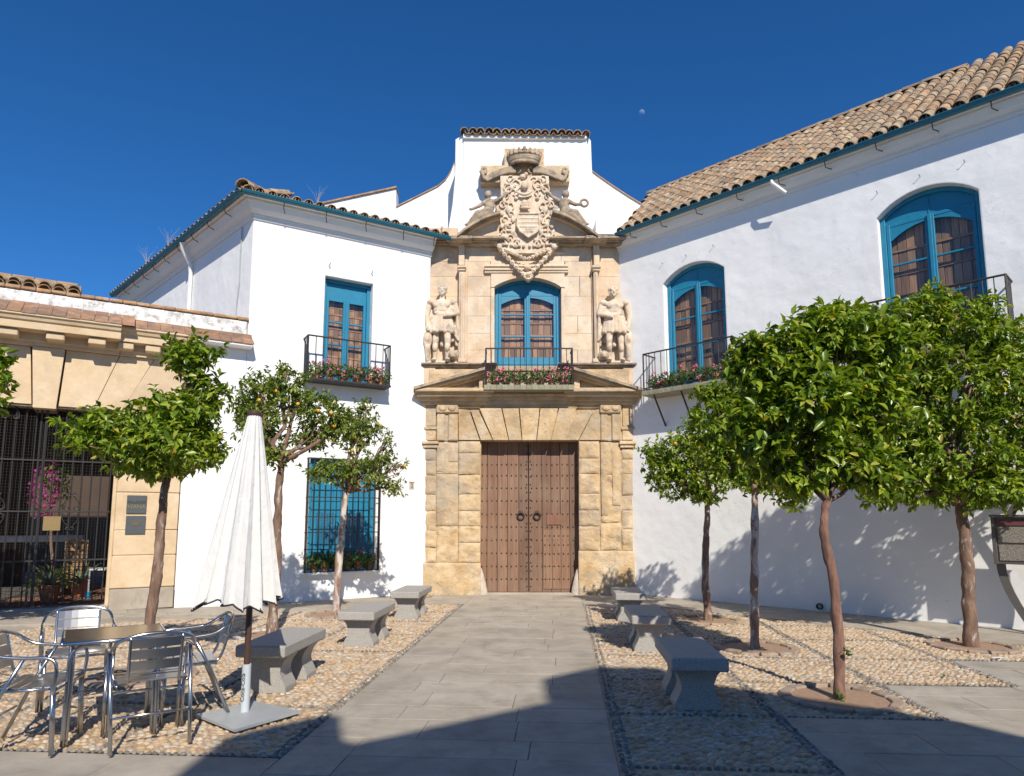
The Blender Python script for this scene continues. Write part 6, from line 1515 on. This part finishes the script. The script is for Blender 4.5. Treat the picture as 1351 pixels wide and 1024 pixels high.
def orange_tree(label, base, depth, trunk, lobes, r0, nclus, lsize, mat='leaf', bark='bark', fruit=0, singles=0, core=.45, per=9, fruitpx=None, dz=.8, thick=1.0):
    """trunk: photo points up the stem at this depth; lobes: (px, py, rx, ry, depth offset) in photo pixels"""
    base = np.array(base, float); t = thing('orange_tree', label, 'tree', tuple(base), group='orange trees in the square')
    pts = [base + np.array([0, 0, -.04])] + [atY(x, y, depth) for x, y in trunk]
    q = arc(pts, 6); rr = [r0 * (1.25 - .25 * min(1, k / 4)) * lerp(1, .72, k / len(q)) * (1 + .06 * math.sin(k * 1.7)) for k in range(len(q))]
    tm = MB(); q = arc(q, 2); rr = np.interp(np.linspace(0, 1, len(q)), np.linspace(0, 1, len(rr)), rr); tm.tube(q, rr, 14); sd_ = random.uniform(0, 99)
    tm.v = [tuple(np.array(v) + np.array(mnoise.noise_vector(Vector((v[0] * 9 + sd_, v[1] * 9, v[2] * 4.5)))) * r0 * .28 + np.array(mnoise.noise_vector(Vector((v[0] * 26 + sd_, v[1] * 26, v[2] * 16)))) * r0 * .12) for v in tm.v]; obj('trunk', tm, MT[bark], t, True); fork = q[-1]
    ppm = F / depth; C_ = []; Rr = []; W = []
    for (x, y, rx, ry, do) in lobes:
        c = atY(x, y, depth + do); C_.append(c); Rr.append(np.array([rx / ppm, max(rx, ry) / ppm * dz, ry / ppm])); W.append(rx * ry)
    W = np.array(W, float); W /= W.sum()
    bm_ = MB(); ends = []
    for c, R3 in zip(C_, Rr):
        mid = lerp(fork, c, .55) + np.array([0, 0, -.08]); L = limb(bm_, fork, c, r0 * .5 * thick, r0 * .2, .07)
        for k in range(5):
            e = c + np.clip(rng.normal(0, .36, 3), -.6, .6) * R3; limb(bm_, L[random.randint(2, 4)], e, r0 * .2, .006, .08, 5, 4); ends.append(e)
    obj('branches', bm_, MT['bark'], t, True)
    idx = rng.choice(len(C_), nclus, p=W); d = rng.normal(0, 1, (nclus, 3)); d /= np.linalg.norm(d, axis=1)[:, None]
    rad = core + (1 - core) * rng.random(nclus) ** .5; rad *= 1 + rng.normal(0, .08, nclus) + (rng.random(nclus) < .07) * rng.uniform(.05, .28, nclus)
    Pc = np.array(C_)[idx] + d * np.array(Rr)[idx] * rad[:, None]
    # leaves of each cluster fan out from a twig tip
    tw = d * .8 + rng.normal(0, .45, (nclus, 3)) + np.array([0, 0, .25]); tw /= np.linalg.norm(tw, axis=1)[:, None]
    P = np.repeat(Pc, per, 0); T = np.repeat(tw, per, 0); N = len(P)
    P = P - T * rng.uniform(0, lsize * 1.6, N)[:, None]
    a = rng.normal(0, 1, (N, 3)); a -= T * (a * T).sum(1)[:, None]; a /= np.linalg.norm(a, axis=1)[:, None]
    dirs = a * rng.uniform(.5, 1.0, N)[:, None] + T * rng.uniform(.1, .9, N)[:, None] + np.array([0, 0, -.28]); upv = np.array([0, 0, 1.0]) + rng.normal(0, .35, (N, 3)) + np.repeat(d, per, 0) * .6
    X, Y, Z = basis(dirs, upv); S = lsize * rng.uniform(.5, 1.35, N)
    V = P[:, None, :] + S[:, None, None] * (LV[None, :, 0:1] * X[:, None, :] + LV[None, :, 1:2] * Y[:, None, :] + LV[None, :, 2:3] * Z[:, None, :])
    sel = np.zeros(N, bool)
    if singles:
        dist = np.linalg.norm(P - CAM, axis=1); vis = np.array([0 < toimg(p)[0] < 1351 for p in P]); dist[~vis] = 99; sel[np.argsort(dist)[:singles]] = True
    keep = V[~sel]; nk = len(keep); m = MB(); nv = len(LV)
    vv = keep.reshape(-1, 3) - base
    tri = np.concatenate([np.array([[0, 5, 1], [0, 2, 5], [1, 5, 6], [1, 6, 3], [5, 2, 4], [5, 4, 6], [3, 6, 7], [6, 4, 7]])[None] + (np.arange(nk) * nv)[:, None, None]]).reshape(-1, 3)
    me = bpy.data.meshes.new('crown'); me.vertices.add(len(vv)); me.vertices.foreach_set('co', vv.ravel()); me.loops.add(len(tri) * 3); me.loops.foreach_set('vertex_index', tri.ravel().astype(np.int32))
    me.polygons.add(len(tri)); me.polygons.foreach_set('loop_start', np.arange(0, len(tri) * 3, 3, dtype=np.int32)); me.update(calc_edges=True); me.validate(); me.shade_smooth(); me.materials.append(MT[mat])
    cr = link('crown', me, t); cr['kind'] = 'stuff'; WB[cr] = base
    for i in np.where(sel)[0]:
        o = link('leaf', LEAF1, cr); o.matrix_local = Matrix(((X[i][0] * S[i], Y[i][0] * S[i], Z[i][0] * S[i], P[i][0] - base[0]), (X[i][1] * S[i], Y[i][1] * S[i], Z[i][1] * S[i], P[i][1] - base[1]), (X[i][2] * S[i], Y[i][2] * S[i], Z[i][2] * S[i], P[i][2] - base[2]), (0, 0, 0, 1)))
    for k in range(fruit):
        i = random.randrange(nclus); p = C_[idx[i]] + (Pc[i] - C_[idx[i]]) * 1.0 - np.array([0, .05, .03]); obj('orange', MB().ball(p, .027, 10, 7), MT['orange'], t, True)
    for (x, y) in (fruitpx or []):
        p = atY(x, y, depth - random.uniform(.1, .4)); obj('orange', MB().ball(p, .027, 10, 7), MT['orange'], t, True)
    return t
gA = G(190, 893)
orange_tree('orange tree with two tier crown in front of the ochre gallery', gA, gA[1], [(197, 828), (206, 760), (212, 700), (217, 655), (221, 632)],
            [(255, 470, 42, 34, 0), (268, 520, 32, 34, .1), (225, 545, 58, 34, -.2), (150, 568, 66, 34, -.1), (220, 590, 75, 36, -.3), (265, 585, 32, 34, 0), (205, 612, 62, 22, 0), (110, 575, 30, 20, 0)], .055, 1050, .085, fruit=0, singles=140, core=.3, bark='bark')
gB = G(358, 838)
orange_tree('sparse orange tree with open branches behind the closed umbrella', gB, gB[1], [(364, 760), (366, 690), (368, 640), (371, 612)],
            [(345, 510, 34, 30, 0), (325, 535, 26, 24, .2), (385, 520, 34, 34, 0), (425, 545, 36, 32, 0), (345, 560, 38, 34, 0), (360, 598, 34, 18, 0), (410, 575, 36, 22, .2), (450, 560, 24, 24, 0), (375, 490, 16, 12, 0)], .070, 880, .074, mat='leaf_sparse', fruitpx=[(365, 516), (393, 533), (342, 528), (420, 542), (441, 562), (437, 545)], core=.25, per=8, thick=1.2, singles=0)
gC = G(443, 811)
orange_tree('pale trunked orange tree with fruit in front of the grilled blue window', gC, gC[1], [(446, 760), (450, 710), (454, 670), (458, 650)],
            [(465, 575, 34, 30, 0), (490, 560, 20, 22, 0), (470, 560, 22, 24, .1), (440, 622, 40, 20, -.1), (470, 620, 46, 26, 0), (500, 615, 30, 26, 0), (515, 640, 24, 16, 0), (425, 620, 22, 14, 0), (510, 585, 12, 24, 0), (480, 535, 14, 14, 0), (530, 612, 10, 8, 0)], .062, 640, .070, mat='leaf_sparse', bark='bark_pale', fruitpx=[(465, 594), (434, 580), (475, 585), (502, 561), (534, 615), (468, 577), (452, 566)], core=.25, per=8)
gD = G(935, 819)
orange_tree('small orange tree right of the path nearest the portal', gD, gD[1], [(931, 770), (931, 720), (933, 680), (934, 660)],
            [(900, 600, 46, 36, 0), (930, 575, 40, 36, .1), (875, 620, 34, 26, 0), (930, 625, 48, 34, 0), (955, 600, 40, 40, .3), (895, 640, 40, 24, 0), (925, 655, 26, 14, 0), (862, 598, 18, 16, 0)], .062, 800, .082, mat='leaf', fruitpx=[(891, 585), (914, 585)], core=.35)
gE = G(996, 855)
orange_tree('slim pale flecked orange tree beside the middle right bench', gE, gE[1], [(995, 790), (996, 720), (996, 670), (995, 640)],
            [(950, 560, 44, 44, 0), (990, 520, 50, 40, .1), (1000, 575, 54, 46, 0), (1035, 560, 46, 50, .3), (960, 610, 44, 30, 0), (1010, 625, 48, 30, .1), (940, 520, 24, 24, .2), (1045, 640, 34, 36, .5)], .055, 950, .092, mat='leaf', bark='bark_pale', core=.3)
gF = G(1108, 922)
orange_tree('largest orange tree with reddish trunk nearest the camera on the right', gF, gF[1], [(1106, 850), (1100, 770), (1088, 712), (1089, 680), (1091, 662)],
            [(1095, 440, 70, 42, 0), (1030, 470, 62, 48, -.1), (1150, 455, 60, 48, .1), (990, 480, 40, 36, 0), (1060, 520, 80, 56, -.2), (1150, 530, 62, 60, .1), (1000, 560, 54, 52, -.1), (1095, 600, 66, 48, .0), (1040, 620, 50, 34, .1), (1150, 620, 44, 40, .1), (1110, 410, 34, 22, .1)], .048, 1400, .100, mat='leaf', bark='bark_red', singles=150, core=.32, per=9)
gG = G(1282, 853)
orange_tree('broad orange tree beside the metal sign at the right edge', gG, gG[1], [(1278, 790), (1276, 740), (1272, 700), (1268, 670), (1266, 655)],
            [(1215, 420, 44, 40, 0), (1280, 440, 60, 40, 0), (1330, 460, 60, 50, 0), (1200, 490, 66, 56, 0), (1280, 510, 76, 60, -.2), (1350, 540, 60, 70, 0), (1190, 570, 62, 60, .1), (1260, 590, 76, 60, -.1), (1340, 620, 60, 50, 0), (1210, 635, 60, 36, 0), (1290, 640, 70, 36, 0), (1165, 640, 46, 34, .2), (1150, 560, 40, 60, .4), (1160, 480, 40, 50, .3), (1400, 520, 50, 90, 0), (1240, 398, 34, 26, 0), (1185, 428, 46, 40, 0), (1300, 408, 30, 24, 0)], .082, 2900, .094, mat='leaf', core=.35)
# a tree just outside the left edge: its tips reach into the picture
gH = np.array([-7.9, 8.2, gz(-7.9)])
orange_tree('orange tree standing past the left edge, only its leaf tips in view', gH, 8.2, [(-195, 760), (-180, 690), (-165, 640)],
            [(-80, 520, 90, 60, 0), (-20, 505, 44, 42, 0), (-10, 470, 26, 22, 0), (-120, 580, 90, 50, 0), (-170, 530, 80, 60, 0)], .085, 430, .13, mat='leaf', core=.35)
# little shoots at the foot of the reddish trunk
for (px, py, lab) in ((1116, 864, 'small green shoot on the reddish trunk'), (1104, 920, 'small green shoot at the foot of the reddish trunk')):
    p = atY(px, py, gF[1] - .06); t = thing('trunk_shoot', lab, 'shoot', tuple(p)); obj('stem', MB().tube([p, p + np.array([0, -.03, .05])], .004, 5), MT['leaf_pot'], t); leafcloud('leaves', p + np.array([0, -.04, .02]), (.045, .03, .045), 16, .04, MT['leaf_pot'], t)

# a few fallen leaves
for (px, py, lab) in ((361, 991, 'yellowish fallen leaf on the cobbles in front of the umbrella plate'), (843, 932, 'fallen leaf on the cobbles beside the front right bench'), (1245, 894, 'fallen green leaf on the cobbles right of the reddish trunk')):
    g = G(px, py); o = link('fallen_leaf', LEAF1, None); o.location = (g[0], g[1], g[2] + .03); o.rotation_euler = (random.uniform(-.3, .3), random.uniform(-.3, .3), random.uniform(0, 6.28)); o.scale = (.07, .07, .07)
    tag(o, lab, 'leaf', 'fallen leaves on the ground')
